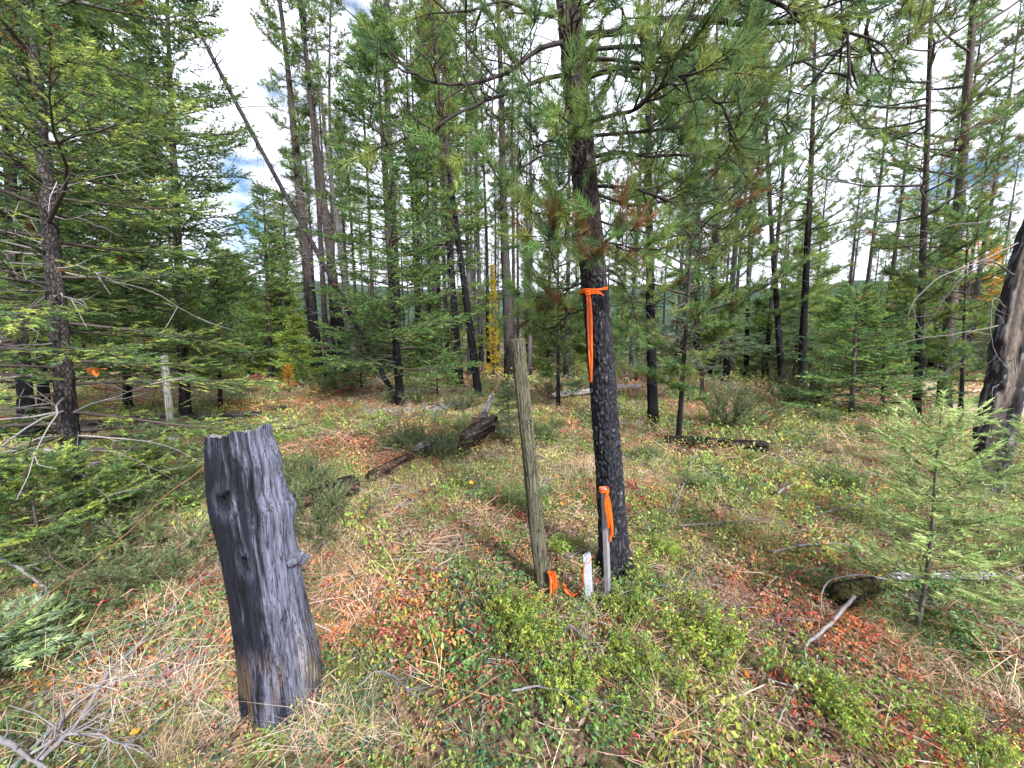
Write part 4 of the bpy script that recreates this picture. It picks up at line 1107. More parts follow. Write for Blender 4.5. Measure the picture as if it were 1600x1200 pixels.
# ---- dead snag at the right edge
def snag():
    B = gr(1540, 768); Y0 = B[1]
    ctr = [(1530, 790, 60), (1538, 765, 56), (1550, 720, 48), (1556, 660, 52), (1570, 600, 50), (1577, 540, 48), (1592, 470, 46), (1612, 390, 44), (1642, 300, 40), (1672, 200, 36), (1705, 80, 30), (1745, -80, 24)]
    P = []; Rr = []
    for x_, y_, d in ctr:
        p = at(x_, y_, Y0 + .02); P.append(p - B); Rr.append(d / 2 * .66 * perp(p) / 600)
    n, na = 200, 60
    Q0 = smooth_path(P, n); Rs = np.interp(np.linspace(0, 1, n), np.linspace(0, 1, len(Rr)), Rr)
    a = np.arange(na) / na * 2 * np.pi
    s = np.linspace(0, 1, n); Sm, Am = np.meshgrid(s * 4.2, a, indexing='ij')
    T_ = nrm(np.gradient(Q0, axis=0)); N = nrm(np.cross(T_, [0, 1.0, 0])); Bv = np.cross(T_, N)
    # N points to -x or +x; make +N right
    sgn = np.sign(N[:, 0:1]); N = N * sgn; Bv = Bv * sgn
    lat = np.cos(Am); nd = lat[..., None] * N[:, None] + np.sin(Am)[..., None] * Bv[:, None]
    vd = nrm((CAM - B) * [1, 1, 0]); face = nd @ vd; side = nd @ np.array([-vd[1], vd[0], 0])
    bare = ss(.45, .62, .92 - np.abs(side - .08 + .25 * np.sin(Sm * 2.6)) * .95 + (fbm(side * 3, Sm * 2.5, 91, 3) - .5) * 1.1) * (face > 0)
    plates = fbm(Am * 6, Sm * 7, 92, 4)
    r = Rs[:, None] * (1 + .16 * (fbm(lat * 1.5 + 3, Sm * 2 + np.sin(Am), 93, 3) - .5)) + (1 - bare) * (.006 + .075 * np.clip(fbm(Am * 3, Sm * 5, 97, 4) - .38, 0, 1) + .014 * plates) + bare * (fbm(Am * 16, Sm * 2, 94, 3) - .5) * .006
    V = Q0[:, None] + r[..., None] * (lat[..., None] * N[:, None] + np.sin(Am)[..., None] * Bv[:, None])
    dark = col(.018, .017, .02) * (.5 + 1.5 * plates)[..., None] + (col(.22, .215, .23) * ss(.56, .72, fbm(Am * 9, Sm * 16, 96, 3))[..., None]) * .6
    light = col(.17, .14, .12) * (.65 + .7 * fbm(Am * 20, Sm * 1.5, 95, 3))[..., None]
    cc = dark * (1 - bare[..., None]) + light * bare[..., None]
    i = np.arange(n - 1)[:, None] * na; j = np.arange(na)[None]; k = (j + 1) % na
    Q = np.stack([i + j, i + k, i + na + k, i + na + j], -1).reshape(-1, 4)
    root = thing('dead_tree', 'dead snag at the right edge with peeling black bark over bare brown wood', 'tree', B)
    mb = MB(); mb.add(V.reshape(-1, 3), Q, cc.reshape(-1, 3)); mb.obj('trunk', M_BARK, root)
    br = [([(1560, 508), (1500, 522), (1440, 530), (1382, 545)], .012, -.1), ([(1585, 430), (1545, 408), (1500, 440), (1470, 480), (1446, 515)], .012, -.35),
          ([(1590, 380), (1540, 405), (1470, 430), (1425, 475), (1420, 505), (1435, 530)], .009, -.5), ([(1570, 480), (1550, 470), (1545, 520), (1560, 565), (1585, 590)], .007, -.3),
          ([(1560, 600), (1550, 612), (1562, 650), (1572, 672)], .008, -.22), ([(1585, 560), (1580, 600), (1568, 640), (1558, 690)], .008, -.24), ([(1540, 720), (1500, 735), (1470, 745)], .009, -.2),
          ([(1580, 330), (1530, 345), (1480, 350), (1440, 380)], .010, -.2), ([(1590, 250), (1540, 290), (1490, 300), (1460, 330)], .010, .2), ([(1555, 660), (1600, 655), (1640, 670)], .008, -.2),
          ([(1550, 700), (1505, 690), (1480, 668), (1455, 660)], .006, .1), ([(1562, 560), (1500, 570), (1440, 600), (1400, 590)], .006, .2), ([(1548, 745), (1552, 790), (1556, 830)], .007, -.25)]
    g = np.random.default_rng(9)
    for path, r_, dy in br:
        pts = [at(x_, y_, Y0 + dy * min(1, q / 2 + .3)) - B for q, (x_, y_) in enumerate(path)]
        Qp = smooth_path(pts, 26) + np.cumsum(g.normal(0, .003, (26, 3)), 0)
        c = DEADC * (.35 + .6 * g.random())
        mb = MB(); tube(mb, Qp, np.linspace(r_ * .62, .0015, 26), 7, c, jit=.15)
        for q in range(5):
            kx = g.integers(6, 25); d = nrm(g.normal(0, 1, 3) + (Qp[kx] - Qp[kx - 1]) * 25) * (.08 + .2 * g.random())
            tube(mb, np.array([Qp[kx], Qp[kx] + d * .5 + g.normal(0, .01, 3), Qp[kx] + d + g.normal(0, .02, 3)]), [.0035, .0025, .0012], 4, c, cap=False)
        mb.obj('dead_branch', M_TWIG, root)
snag()

# ---- saplings in the foreground
def sapling(label, base, top, H, rad, nb, cols, seed, tr=.013, zb=.12, e=.25, name='fir_sapling', nj=4):
    B = gr(*base); A = at(top[0], top[1], B[1] + .03) - B; H = np.linalg.norm(A) if H is None else H; A = nrm(A)
    root = thing(name, label, 'sapling', B)
    root.rotation_mode = 'QUATERNION'; root.rotation_quaternion = Vector((0, 0, 1)).rotation_difference(Vector(A))
    z = np.linspace(-.05, H, 30); g = np.random.default_rng(seed)
    P = np.stack([.012 * np.sin(z * 5), .012 * np.cos(z * 4), z], -1)
    mb = MB(); tube(mb, P, np.linspace(tr, .003, 30), 9, col(.085, .075, .07) * (1 + .3 * g.random((30, 1))), jit=.1); mb.obj('trunk', M_BARK, root)
    for i in range(nb):
        t = (i + g.random()) / nb; zz = zb + (H * .93 - zb) * t
        r = rad * (1 - t) ** .75 * (.6 + .5 * g.random()) + .05
        fo = []; wb = MB()
        bough(fo, wb, g, np.array([0, 0, zz]), i * 2.4 + g.normal(0, .3), r, e - .25 + .55 * t, .12, cols, .004 + .004 * r, max(4, int(16 * r + 3)), r * .42, .15, nj, .1, .2, 0.0, wob=.03, woodc=col(.12, .09, .06), sides=5)
        bo = wb.obj('bough', M_TWIG, root); fb = MB(); flush(fb, fo, FIR_NEAR, g); fb.obj('needles', M_NEEDLE, bo)
    # leader shoot
    fb = MB(); zz = np.linspace(H * .66, H * 1.0, 5); O = np.stack([0 * zz, 0 * zz, zz], -1)
    inst(fb, shoot_proto(.10, 70, .03, .005, 70, 40, False, 5), O, np.tile([0.02, 0.01, 1.0], (5, 1)), np.ones(5), pick(cols, 5, g)); fb.obj('leader_needles', M_NEEDLE, root)
sapling('soft pale green fir sapling in the right foreground', (1437, 982), (1472, 640), None, .31, 24, SAP, 301, nj=3, e=.52)
sapling('pale fir sapling cut by the right edge, below the dead snag', (1640, 900), (1650, 660), None, .36, 18, SAP, 302, nj=3, e=.45)
sapling('blue green fir sapling in the lower left corner', (-30, 1080), (-30, 980), .24, .17, 14, BLUEG + SAP[:2], 303)
sapling('small green fir sapling under the leftmost fir', (215, 800), (205, 690), .55, .5, 22, FIR_Y, 304)
sapling('low green fir sapling at the left edge below the leftmost fir', (60, 880), (40, 700), .75, .6, 26, FIR_Y, 305)

# ================================================================ the forest floor
GREENL = [col(.06, .14, .045), col(.09, .18, .055), col(.13, .22, .06), col(.055, .125, .07), col(.19, .25, .06)]
REDL = [col(.46, .09, .06), col(.58, .20, .06), col(.55, .27, .16), col(.38, .07, .07), col(.60, .32, .09), col(.46, .18, .11)]
YELL = [col(.21, .29, .055), col(.16, .25, .055), col(.27, .31, .06), col(.13, .22, .06)]
TANG = [col(.58, .45, .25), col(.50, .38, .20), col(.64, .52, .33), col(.54, .38, .24)]
LITT = [col(.30, .17, .11), col(.36, .25, .20), col(.20, .12, .09), col(.42, .30, .25), col(.46, .25, .14)]
GRNG = [col(.24, .30, .06), col(.32, .34, .08), col(.18, .25, .06)]
SOFT = [col(.26, .32, .17), col(.20, .28, .15), col(.30, .33, .16)]

def scatter(y0, y1, dens, g):
    n = int(dens * 1.45 * (y1 * y1 - y0 * y0) + dens * 1.6 * (y1 - y0))
    y = np.sqrt(y0 * y0 + (y1 * y1 - y0 * y0) * g.random(n))
    x = (g.random(n) * 2 - 1) * (1.45 * y + .8)
    return x, y
def put(mb, protos, x, y, cols, g, sc, lift=0.0, tilt=.25, jit=.16):
    if len(x) == 0: return
    z = ground_z(x, y) + lift
    O = np.stack([x, y, z], -1); az = g.random(len(x)) * 6.283
    D = np.stack([np.cos(az), np.sin(az), g.normal(0, tilt * .6, len(x))], -1)
    Zh = nrm(np.stack([g.normal(0, tilt, len(x)), g.normal(0, tilt, len(x)), np.ones(len(x))], -1))
    # neighbours of one patch share a hue, as plants of one clump do
    f_ = fbm(x * 1.9 + 5, y * 1.9 + len(cols), 333, 2) * 1.5 - .25 + g.normal(0, .13, len(x))
    K = np.array(cols)[np.clip((f_ * len(cols)).astype(int), 0, len(cols) - 1)] * (1 + g.normal(0, jit, (len(x), 1)))
    S = sc * (.5 + 1.0 * fbm(x * 2.3, y * 2.3 + 8, 334, 2) * (.5 + g.random(len(x))))
    w = g.integers(0, len(protos), len(x))
    for i, p in enumerate(protos):
        m = w == i
        if m.any(): inst(mb, p, O[m], D[m], S[m], K[m], Zh[m])
def floor():
    g = np.random.default_rng(600)
    mats = {}
    lh = leaf_dia(.020, .0115); ld = leaf_dia(.021, .012)
    bush_h = [plant_proto(15, lh, .055, .004, .055, .5, i) for i in range(4)]
    bush_d = [plant_proto(14, ld, .06, .004, .06, .5, 10 + i) for i in range(4)]
    sprig_h = [plant_proto(16, lh, .03, .02, .14, .8, 20 + i) for i in range(3)]
    sprig_d = [plant_proto(14, ld, .035, .01, .13, .8, 30 + i) for i in range(3)]
    flat = [plant_proto(10, leaf_dia(.028, .010), .07, .0, .012, .05, 40 + i) for i in range(3)]
    gr_n = [grass_proto(9, .17, .0026, .018, .8, 50 + i) for i in range(4)]
    gr_m = [grass_proto(7, .17, .0055, .03, .9, 60 + i) for i in range(4)]
    stick = []
    for i in range(3):
        gg = np.random.default_rng(70 + i); m_ = MB()
        for q in range(4):
            c = np.array([gg.normal(0, .05), gg.normal(0, .05), .008 + .02 * gg.random()]); d = np.array([gg.normal(), gg.normal(), gg.normal(0, .15)]); d = nrm(d) * (.04 + .09 * gg.random())
            tube(m_, np.array([c - d, c + gg.normal(0, .008, 3), c + d]), [.0016, .0018, .001], 3, col(1, 1, 1), cap=False)
        Vv = np.concatenate(m_.V); Qq = np.concatenate(m_.Q); Tt = np.concatenate([Qq[:, [0, 1, 2]], Qq[:, [0, 2, 3]]])
        stick.append((Vv, Tt, np.ones(len(Vv)), np.zeros(len(Vv), bool)))
    MBS = {k: MB() for k in ('green', 'red', 'yellow', 'dry', 'litter', 'grass', 'twig')}
    for (y0, y1, dens, sc, near) in ((.55, 2.5, 760, .92, 2), (2.5, 4.8, 400, 1.1, 1), (4.8, 9.5, 140, 1.7, 0), (9.5, 24, 20, 3.4, 0)):
        bush = bush_h if near == 2 else bush_d; sprig = sprig_h if near == 2 else sprig_d; gra = gr_n if near >= 1 else gr_m
        x, y = scatter(y0, y1, dens, g)
        d = np.hypot(x, y)
        a = fbm(x * .75 + 40, y * .75, 301, 3) + .16 * (fbm(x * 4, y * 4, 302, 2) - .5)      # green mats
        b = fbm(x * 1.1 + 10, y * 1.1, 303, 3) + .2 * (fbm(x * 5, y * 5, 304, 2) - .5)       # red patches
        c = fbm(x * .6 + 70, y * .6, 305, 3)                                                   # dry grass
        far = ss(2.4, 5.0, d)
        w = np.stack([np.maximum(.05, 3.4 * ss(.34, .54, a) * (1 - .35 * far)),          # green leaves
                      np.maximum(.07, 1.5 * ss(.46, .64, b)),                             # red leaves
                      np.maximum(.02, .55 * ss(.50, .66, fbm(x * .9, y * .9 + 33, 307, 3)) * (1 + .3 * far)),   # yellow green
                      .08 + (.4 + 2.0 * far) * ss(.40, .60, c),                          # dry grass
                      .45 + .7 * ss(.5, .28, a),                                          # litter
                      .08 + .8 * far * ss(.40, .58, fbm(x * .5 + 9, y * .5, 309, 3)),      # green grass
                      .16 + .1 * far], -1)                                               # twigs
        cum = np.cumsum(w / w.sum(1, keepdims=True), 1); t = (g.random((len(x), 1)) > cum).sum(1).clip(0, 6)
        for i, (key, pr, cs, s_, lf) in enumerate((('green', bush, GREENL if near == 2 else [c_ * col(1.45, 1.25, 1.0) for c_ in GREENL + SOFT[:1]], 1, 0), ('red', bush, REDL, .9, 0), ('yellow', sprig, YELL if near == 2 else [c_ * 1.35 for c_ in YELL], 1.0, 0), ('dry', gra, TANG, 1.0, 0),
                                       ('litter', flat, LITT, 1.1, .004), ('grass', gra, GRNG, .9, 0), ('twig', stick, LITT + [DEADC, DEADC * 1.3], 1.1, .01))):
            m = t == i
            put(MBS[key], pr, x[m], y[m], cs, g, sc * s_ * (1 if key not in ('dry', 'grass') else (.6 if near else (.38 if y1 < 12 else .28))), lf)
    long_g = [grass_proto(16, .30, .0045, .05, 1.5, 150 + i) for i in range(4)]
    pts = []
    for (cx_, cy_, sx_, sy_, n_) in ((230, 1030, 60, 40, 34), (300, 960, 40, 40, 22), (330, 1120, 70, 30, 26), (150, 1120, 70, 40, 22), (1060, 1130, 60, 40, 16), (1560, 1080, 40, 70, 20), (620, 1120, 70, 40, 14), (470, 1150, 50, 25, 16), (1270, 700, 90, 20, 50), (560, 860, 70, 40, 26), (900, 1000, 80, 40, 12)):
        for _ in range(n_):
            y_ = cy_ + g.normal(0, sy_)
            if 620 < y_ < 1195: pts.append(gr(cx_ + g.normal(0, sx_), y_)[:2])
    pts = np.array(pts); put(MBS['dry'], long_g, pts[:, 0], pts[:, 1], TANG + [col(.60, .52, .42)], g, .42, tilt=.5)
    for key, nm, lb, mt in (('green', 'ground_cover', 'small round green leaves of low creeping ground cover', M_LEAF), ('red', 'red_ground_cover', 'red and pink autumn leaves of the low ground cover', M_LEAF),
                        ('yellow', 'yellow_ground_cover', 'yellow green upright sprigs in the ground cover', M_LEAF), ('dry', 'dry_grass', 'dry tan grass over the clearing floor', M_GRASS),
                        ('litter', 'leaf_litter', 'brown leaf and needle litter on the soil', M_GRASS), ('grass', 'green_grass', 'short yellow green grass in the clearing', M_GRASS),
                        ('twig', 'twig_litter', 'small dry twigs scattered on the forest floor', M_TWIG)):
        o = MBS[key].obj(nm, mt, smooth=False); kind(o, 'stuff', lb)
floor()

# ---------------------------------------------------------------- bushes that can be told apart
BUSH = {}
def bush_mesh(key, n, ln, el, cols, protos, seed, per, stemc, sc=1.0, spread=.05):
    g = np.random.default_rng(seed); wb = MB(); fo = []
    for i in range(n):
        az = g.random() * 6.283; e = np.clip(g.normal(el, .28), .1, 1.5); L_ = ln * (.55 + .6 * g.random())
        o = np.array([g.normal(0, spread), g.normal(0, spread), -.02]); d = np.array([math.cos(az) * math.cos(e), math.sin(az) * math.cos(e), math.sin(e)])
        P = smooth_path([o, o + d * L_ * .5 + g.normal(0, .02, 3), o + d * L_ + np.array([0, 0, .12 * L_]) + g.normal(0, .03, 3)], 6)
        tube(wb, P, np.linspace(.004, .0015, 6) * (1 + ln), 4, stemc, cap=False)
        u = .3 + .7 * g.random(per); k = np.minimum((u * 5).astype(int), 4); f = (u * 5 - k)[:, None]
        O = P[k] * (1 - f) + P[k + 1] * f
        D = nrm(P[k + 1] - P[k]) * .8 + g.normal(0, .5, (per, 3)) + [0, 0, .25]
        fo.append((O, D, sc * (.7 + .6 * g.random(per)), pick(cols, per, g)))
    fb = MB(); flush(fb, fo, protos, g, np.array([.2, .1, 1.0]))
    BUSH[key] = (wb.mesh('stems_' + key, M_TWIG), fb.mesh('foliage_' + key, M_LEAF if 'huck' in key else M_NEEDLE))
def sprig_proto(seed, n=11, L_=.08, l=.017, w=.009):
    g = np.random.default_rng(seed); lv, lt = leaf_hex(l, w); V = []; T_ = []; m = []
    for i in range(n):
        a = i * 2.4; e = .5; D = np.array([[math.sin(e), math.cos(e) * math.cos(a), math.cos(e) * math.sin(a)]])
        X, Yv, Z = frames(D, g.normal(size=3)); o = np.array([L_ * (i + .5) / n, 0, 0]); s = .7 + .6 * g.random()
        T_.append(lt + 6 * i); V.append(o + s * (lv[:, :1] * X + lv[:, 1:2] * Yv + lv[:, 2:] * Z)); m += [.7 + .6 * g.random()] * 6
    return np.concatenate(V), np.concatenate(T_), np.array(m), np.zeros(n * 6, bool)
SPR = [sprig_proto(i) for i in range(3)]
HUCK = [col(.26, .34, .05), col(.20, .29, .05), col(.33, .37, .06), col(.14, .24, .06)]
for q in range(3):
    bush_mesh('huck%d' % q, 46, .24, .95, HUCK, SPR, 700 + q, 7, col(.12, .08, .05), spread=.11)
    bush_mesh('juni%d' % q, 40, .55, .75, [col(.12, .18, .07), col(.16, .21, .09), col(.10, .15, .07), col(.21, .25, .12)], JUNI, 720 + q, 13, col(.11, .08, .06), sc=1.0, spread=.09)
    bush_mesh('sage%d' % q, 30, .32, .85, [col(.22, .31, .12), col(.17, .26, .10), col(.28, .34, .14)], JUNI, 740 + q, 11, col(.14, .11, .08), sc=.8, spread=.06)
def bush(name, label, base, key, sc, group=None, zs=1.0):
    B = gr(*base); root = thing(name, label, 'shrub', B, group); root.rotation_euler = (0, 0, random.random() * 6.283); root.scale = (sc, sc, sc * zs)
    for nm, me in zip(('stems', 'foliage'), BUSH[key]): link(nm, me, root)
for q, (lb, b, k, s_) in enumerate([
    ('yellow green leafy shrub below the wooden fence post', (825, 1010), 'huck0', 1.25), ('yellow green leafy shrub left of the white marker stake, near the fence post foot', (800, 955), 'huck1', .8),
    ('bushy yellow green shrub below and right of the ribboned pine', (1095, 1010), 'huck2', 1.3), ('low yellow green shrub in front of the grey survey stake', (985, 960), 'huck0', .9),
    ('yellow green shrub in the bottom middle, under the grey survey stake', (985, 1040), 'huck1', 1.1), ('small leafy shrub right of the fence post shrub, by pale twigs', (890, 1075), 'huck2', .8),
    ('leafy yellow shrub at the bottom right, under the fir sapling', (1310, 1110), 'huck1', 1.0), ('shrub with fresh green leaves in the bottom right corner', (1500, 1170), 'huck2', .9),
    ('leafy shrub directly right of the ribboned pine foot', (1040, 865), 'huck0', .8), ('green shrub right behind the fence post', (870, 860), 'huck1', .8)]):
    bush('leafy_shrub', lb, b, k, s_ * .62, zs=.9)
for q, (lb, b, k, s_, z_) in enumerate([
    ('spreading juniper with a rusty tip in front of the straight black pine', (1250, 632), 'juni0', 1.7, .9), ('vase shaped juniper right of the drooping young fir', (1140, 668), 'juni1', 1.2, 1.2),
    ('dark juniper over the rotten log in the middle', (690, 715), 'juni2', .9, .8), ('grey green juniper behind the rotten log, left of the fence post', (640, 700), 'juni0', .8, .9),
    ('low juniper at the feet of the left tall trunks', (520, 612), 'juni1', 1.4, .6), ('juniper at the foot of the middle fir', (640, 630), 'juni2', 1.2, .6),
    ('green juniper right behind the stump', (470, 770), 'juni0', .8, .9), ('low green juniper at the foot of the stump, behind it on the right', (505, 830), 'juni1', .75, .9),
    ('dense green juniper mat left of the stump', (235, 905), 'juni2', 1.0, .6), ('dark juniper mat under the leftmost fir', (130, 880), 'juni0', 1.1, .6), ('juniper between the leftmost fir and the stump', (265, 800), 'juni1', 1.0, .7),
    ('juniper left of the rotten log pile', (720, 640), 'juni2', 1.0, .8), ('low juniper beside the pale log behind the ribboned pine', (870, 620), 'juni1', 1.5, .6)]):
    bush('juniper', lb, b, k, s_, zs=z_)
g = np.random.default_rng(81)
for q in range(15):       # small grey green shrubs dotted over the clearing
    px, py = g.uniform(430, 1380), g.uniform(655, 800)
    side = min(((470, 730, 'behind the charred stump'), (600, 690, 'left of the rotten log'), (640, 770, 'in front of the rotten log'), (760, 760, 'left of the wooden fence post'), (870, 720, 'between the fence post and ribboned pine'), (1010, 720, 'in front of the burnt black trunk'), (1030, 790, 'right of the ribboned pine foot'),
                (1130, 700, 'by the dark log'), (1180, 770, 'right of the pale branch fan'), (1270, 680, 'in front of the spreading juniper'), (1340, 740, 'left of the fir sapling')), key=lambda q: math.hypot(q[0] - px, q[1] - py))[2]
    bush('low_shrub', 'small grey green shrub ' + side, (px, py), 'sage%d' % (q % 3), g.uniform(.5, .85), group='small shrubs ' + side)

# ---------------------------------------------------------------- logs, sticks, fallen leaves
def log(name, label, p0, p1, r0, r1, c, seed, cat='log', bend=.04, char=.3, lift=.0, mat=None, piece=None):
    g = np.random.default_rng(seed)
    a, b = np.asarray(p0, float), np.asarray(p1, float); Ln = np.linalg.norm(b - a); n = max(20, int(Ln / .05)); na = 22
    s = np.linspace(0, 1, n); P = a + (b - a) * s[:, None] + np.cumsum(g.normal(0, bend * .02, (n, 3)), 0) + np.array([0, 0, 1.0]) * lift
    T_ = nrm(b - a); N = nrm(np.cross(T_, [0, 0, 1.0])); Bv = np.cross(N, T_)
    an = np.arange(na) / na * 2 * np.pi; Sm, Am = np.meshgrid(s * Ln, an, indexing='ij')
    n1 = fbm(Am * 4, Sm * 2, seed, 4); n2 = fbm(Am * 9, Sm * 5, seed + 1, 3)
    r = (r0 + (r1 - r0) * s)[:, None] * (1 + .35 * (fbm(np.cos(Am) * 2 + 3, Sm * 3 + np.sin(Am) * 2, seed + 2, 3) - .5)) + (n1 - .5) * .06 * min(1, r0 / .08) - .05 * min(1, r0 / .08) * ss(.55, .75, fbm(Am * 1.5 + 7, Sm * 4, seed + 8, 3))
    ends = np.minimum(ss(-.02, .04, s), ss(1.02, .96, s))[:, None]; r = r * (.45 + .55 * ends)
    V = (P[:, None] + r[..., None] * (np.cos(Am)[..., None] * N + np.sin(Am)[..., None] * Bv)).reshape(-1, 3) - a
    ch = (ss(.5, .62, n1 + char - .3))[..., None]
    cc = (c * (.5 + n2)[..., None]) * (1 - ch) + col(.03, .024, .02) * ch
    i = np.arange(n - 1)[:, None] * na; j = np.arange(na)[None]; k = (j + 1) % na
    Q = np.stack([i + j, i + k, i + na + k, i + na + j], -1).reshape(-1, 4)
    cs = len(V); V = np.concatenate([V, P[:1] - a, P[-1:] - a]); cc = np.concatenate([cc.reshape(-1, 3), [c * .6], [c * .6]])
    jj = np.arange(na); kk = (jj + 1) % na
    Tt = np.concatenate([np.stack([kk, jj, np.full(na, cs)], -1), np.stack([jj + (n - 1) * na, kk + (n - 1) * na, np.full(na, cs + 1)], -1)])
    mb = MB(); mb.addm(V, Tt, Q, cc); o = mb.obj(name, M_LOG); o.location = Vector(a)
    return tag(o, label, cat)
GL = col(.24, .22, .215); BL = col(.16, .105, .075)
log('fallen_log', 'rotten brown log in the middle grass, near length with crumbling end', gr(575, 752, .02), gr(645, 716, .03), .095, .075, BL, 1, char=.32)
log('fallen_log', 'pale broken slab on the rotten log', gr(645, 702, .17), gr(682, 688, .18), .045, .03, GL, 2, char=.05)
log('fallen_log', 'dark end of a rotten log, near piece left of the main rotten log', gr(460, 786, .06), gr(560, 758, .08), .09, .10, BL * .7, 3, char=.45)
B0 = gr(752, 672)
log('fallen_log', 'second length of the rotten log, running on to the log pile', gr(668, 706, .03), gr(735, 676, .05), .07, .065, BL, 31, char=.32)
log('rotten_log', 'lowest chunk of the rotten log pile beside the leaning black pine', gr(718, 700, .12), gr(778, 660, .20), .075, .06, BL * .6, 4, char=.4)
log('rotten_log', 'middle chunk of the rotten log pile, greyish end to the right', gr(724, 684, .26), gr(776, 652, .38), .07, .055, col(.12, .10, .09), 5, char=.3)
log('rotten_log', 'upright topmost chunk of the rotten log pile', gr(749, 664, .15), at(770, 616, gr(752, 664)[1]), .065, .055, GL * .8, 6, char=.1)
log('rotten_log', 'crumbling brown heart of the rotten log pile', gr(732, 690, .05), gr(760, 660, .25), .16, .12, col(.12, .075, .05), 7, char=.3)
log('fallen_log', 'grey brown log lying behind the rotten pile, under the middle fir', gr(655, 642, .05), gr(737, 634, .06), .11, .10, GL * .9, 8, char=.15)
log('fallen_log', 'thin grey log between the middle fir and the left trunks', gr(570, 644, .04), gr(655, 642, .04), .06, .06, GL, 9, char=.1)
log('fallen_log', 'dark log in the grass right of the burnt black trunk', gr(1038, 686, .08), gr(1202, 693, .09), .055, .075, col(.06, .048, .05), 10, char=.45)
log('fallen_log', 'long pale grey log behind the ribboned pine', gr(862, 618, .12), gr(1000, 603, .15), .07, .09, GL * 1.3, 11, char=0)
log('fallen_log', 'dark log lying behind the leftmost fir at the left edge', gr(-60, 676, .12), gr(160, 664, .12), .10, .09, col(.10, .09, .095), 12, char=.4)
log('fallen_log', 'dark log lying behind the stump, left of the clearing', gr(165, 660, .1), gr(410, 648, .05), .08, .07, col(.11, .095, .095), 13, char=.4)
log('fallen_log', 'short brown log at the far left end of the clearing', gr(405, 642, .04), gr(450, 638, .05), .08, .08, BL, 14, char=.3)
log('fallen_log', 'pale grey fallen stem lying behind the fir sapling', gr(1385, 903, .03), gr(1560, 898, .05), .026, .022, col(.34, .33, .34), 15, char=0)
log('fallen_log', 'reddish rotten wood chunk at the bottom right', gr(1235, 1160, .02), gr(1312, 1186, .02), .030, .024, col(.22, .10, .065), 16, char=.2)
log('fallen_log', 'weathered orange brown boards of rotten wood at the left edge', gr(-30, 832, .05), gr(90, 822, .05), .05, .04, col(.36, .22, .12), 17, char=.05)

log('dark_hollow_mound', 'dark mossy mound added for the shaded hollow under arched twigs left of the fir sapling', gr(1300, 932, .03), gr(1372, 916, .05), .075, .05, col(.075, .075, .028), 41, char=.25)  # added mound, coloured dark to give the shade of the hollow there

def branch_path(name, label, path, r0, c, seed, lift=.065, tw=4, cat='branch', twl=.16, arch=0.0, rend=.3):
    g = np.random.default_rng(seed); m = len(path)
    P = np.array([gr(x_, y_, lift + arch * math.sin(math.pi * q / max(1, m - 1))) for q, (x_, y_) in enumerate(path)])
    n = 8 * m; Q = smooth_path(P, n) + np.cumsum(g.normal(0, .0018, (n, 3)), 0)
    o0 = Q[0].copy(); Q = Q - o0
    mb = MB(); tube(mb, Q, r0 * np.linspace(1, rend, n), 7, c * (1 + .2 * g.random((n, 1))), jit=.15, seed=seed)
    for q in range(tw):
        k = g.integers(3, n - 1); d = nrm(nrm(Q[k] - Q[k - 1]) * .8 + g.normal(0, .6, 3) + [0, 0, .15]) * twl * (.4 + g.random())
        tube(mb, np.array([Q[k], Q[k] + d * .5 + g.normal(0, .01, 3), Q[k] + d + g.normal(0, .02, 3)]), [r0 * .45, r0 * .3, .001], 5, c, cap=False)
    o = mb.obj(name, M_TWIG); o.location = Vector(o0)
    return tag(o, label, cat)
PALE = col(.15, .14, .15); MIDB = col(.12, .10, .095)
branch_path('fallen_branch', 'crooked grey branch snaking down the right foreground', [(1342, 926), (1318, 955), (1285, 985), (1258, 1010), (1262, 1050), (1238, 1070), (1222, 1100), (1214, 1140)], .011, PALE, 1, tw=3)
branch_path('fallen_branch', 'arched thin grey branch over the dark hollow left of the fir sapling', [(1385, 905), (1340, 900), (1300, 912), (1290, 935), (1290, 955)], .007, PALE * .9, 2, arch=.05, tw=3)
branch_path('fallen_branch', 'long pale stick slanting up from the lower left corner to the stump', [(60, 1190), (130, 1115), (175, 1050), (240, 985), (300, 918), (345, 885)], .009, PALE * 1.1, 3, tw=6, lift=.08)
branch_path('fallen_branch', 'second pale stick beside the long one in the lower left corner', [(20, 1200), (90, 1130), (140, 1080), (240, 1035), (300, 1000)], .008, PALE, 4, tw=6, lift=.06)
branch_path('fallen_branch', 'thick pale stick in the bottom left corner', [(-20, 1150), (30, 1165), (75, 1200)], .012, PALE * .9, 5, tw=4, lift=.1)
branch_path('fallen_branch', 'forked grey branch in the middle foreground right of the stump', [(610, 875), (645, 876), (672, 890), (700, 905), (735, 945)], .009, MIDB * 1.2, 6, tw=6)
branch_path('fallen_branch', 'short upright fork of grey branch in the middle foreground', [(680, 888), (705, 868), (722, 845), (728, 820)], .008, MIDB * 1.2, 7, tw=3)
branch_path('fallen_branch', 'pale twiggy branch below the white marker stake', [(855, 962), (890, 975), (915, 995), (945, 1015)], .006, PALE * 1.15, 8, tw=7)
branch_path('fallen_branch', 'thin pale branch curving below the leafy shrub, bottom middle', [(800, 1078), (850, 1075), (890, 1085), (925, 1110)], .005, PALE, 9, tw=4)
branch_path('fallen_branch', 'dark curved branch lying at the right of the ribboned pine', [(1070, 910), (1090, 880), (1110, 845), (1115, 828)], .006, MIDB * .7, 10, tw=3)
branch_path('fallen_branch', 'long dark stick across the pinkish grass right of the ribboned pine', [(1060, 822), (1120, 818), (1180, 812), (1250, 820)], .010, MIDB * .8, 11, tw=4)
branch_path('fallen_branch', 'pale branch fan in the grass right of the ribboned pine', [(1090, 700), (1078, 730), (1062, 770), (1045, 800)], .012, PALE, 12, tw=7, twl=.3)
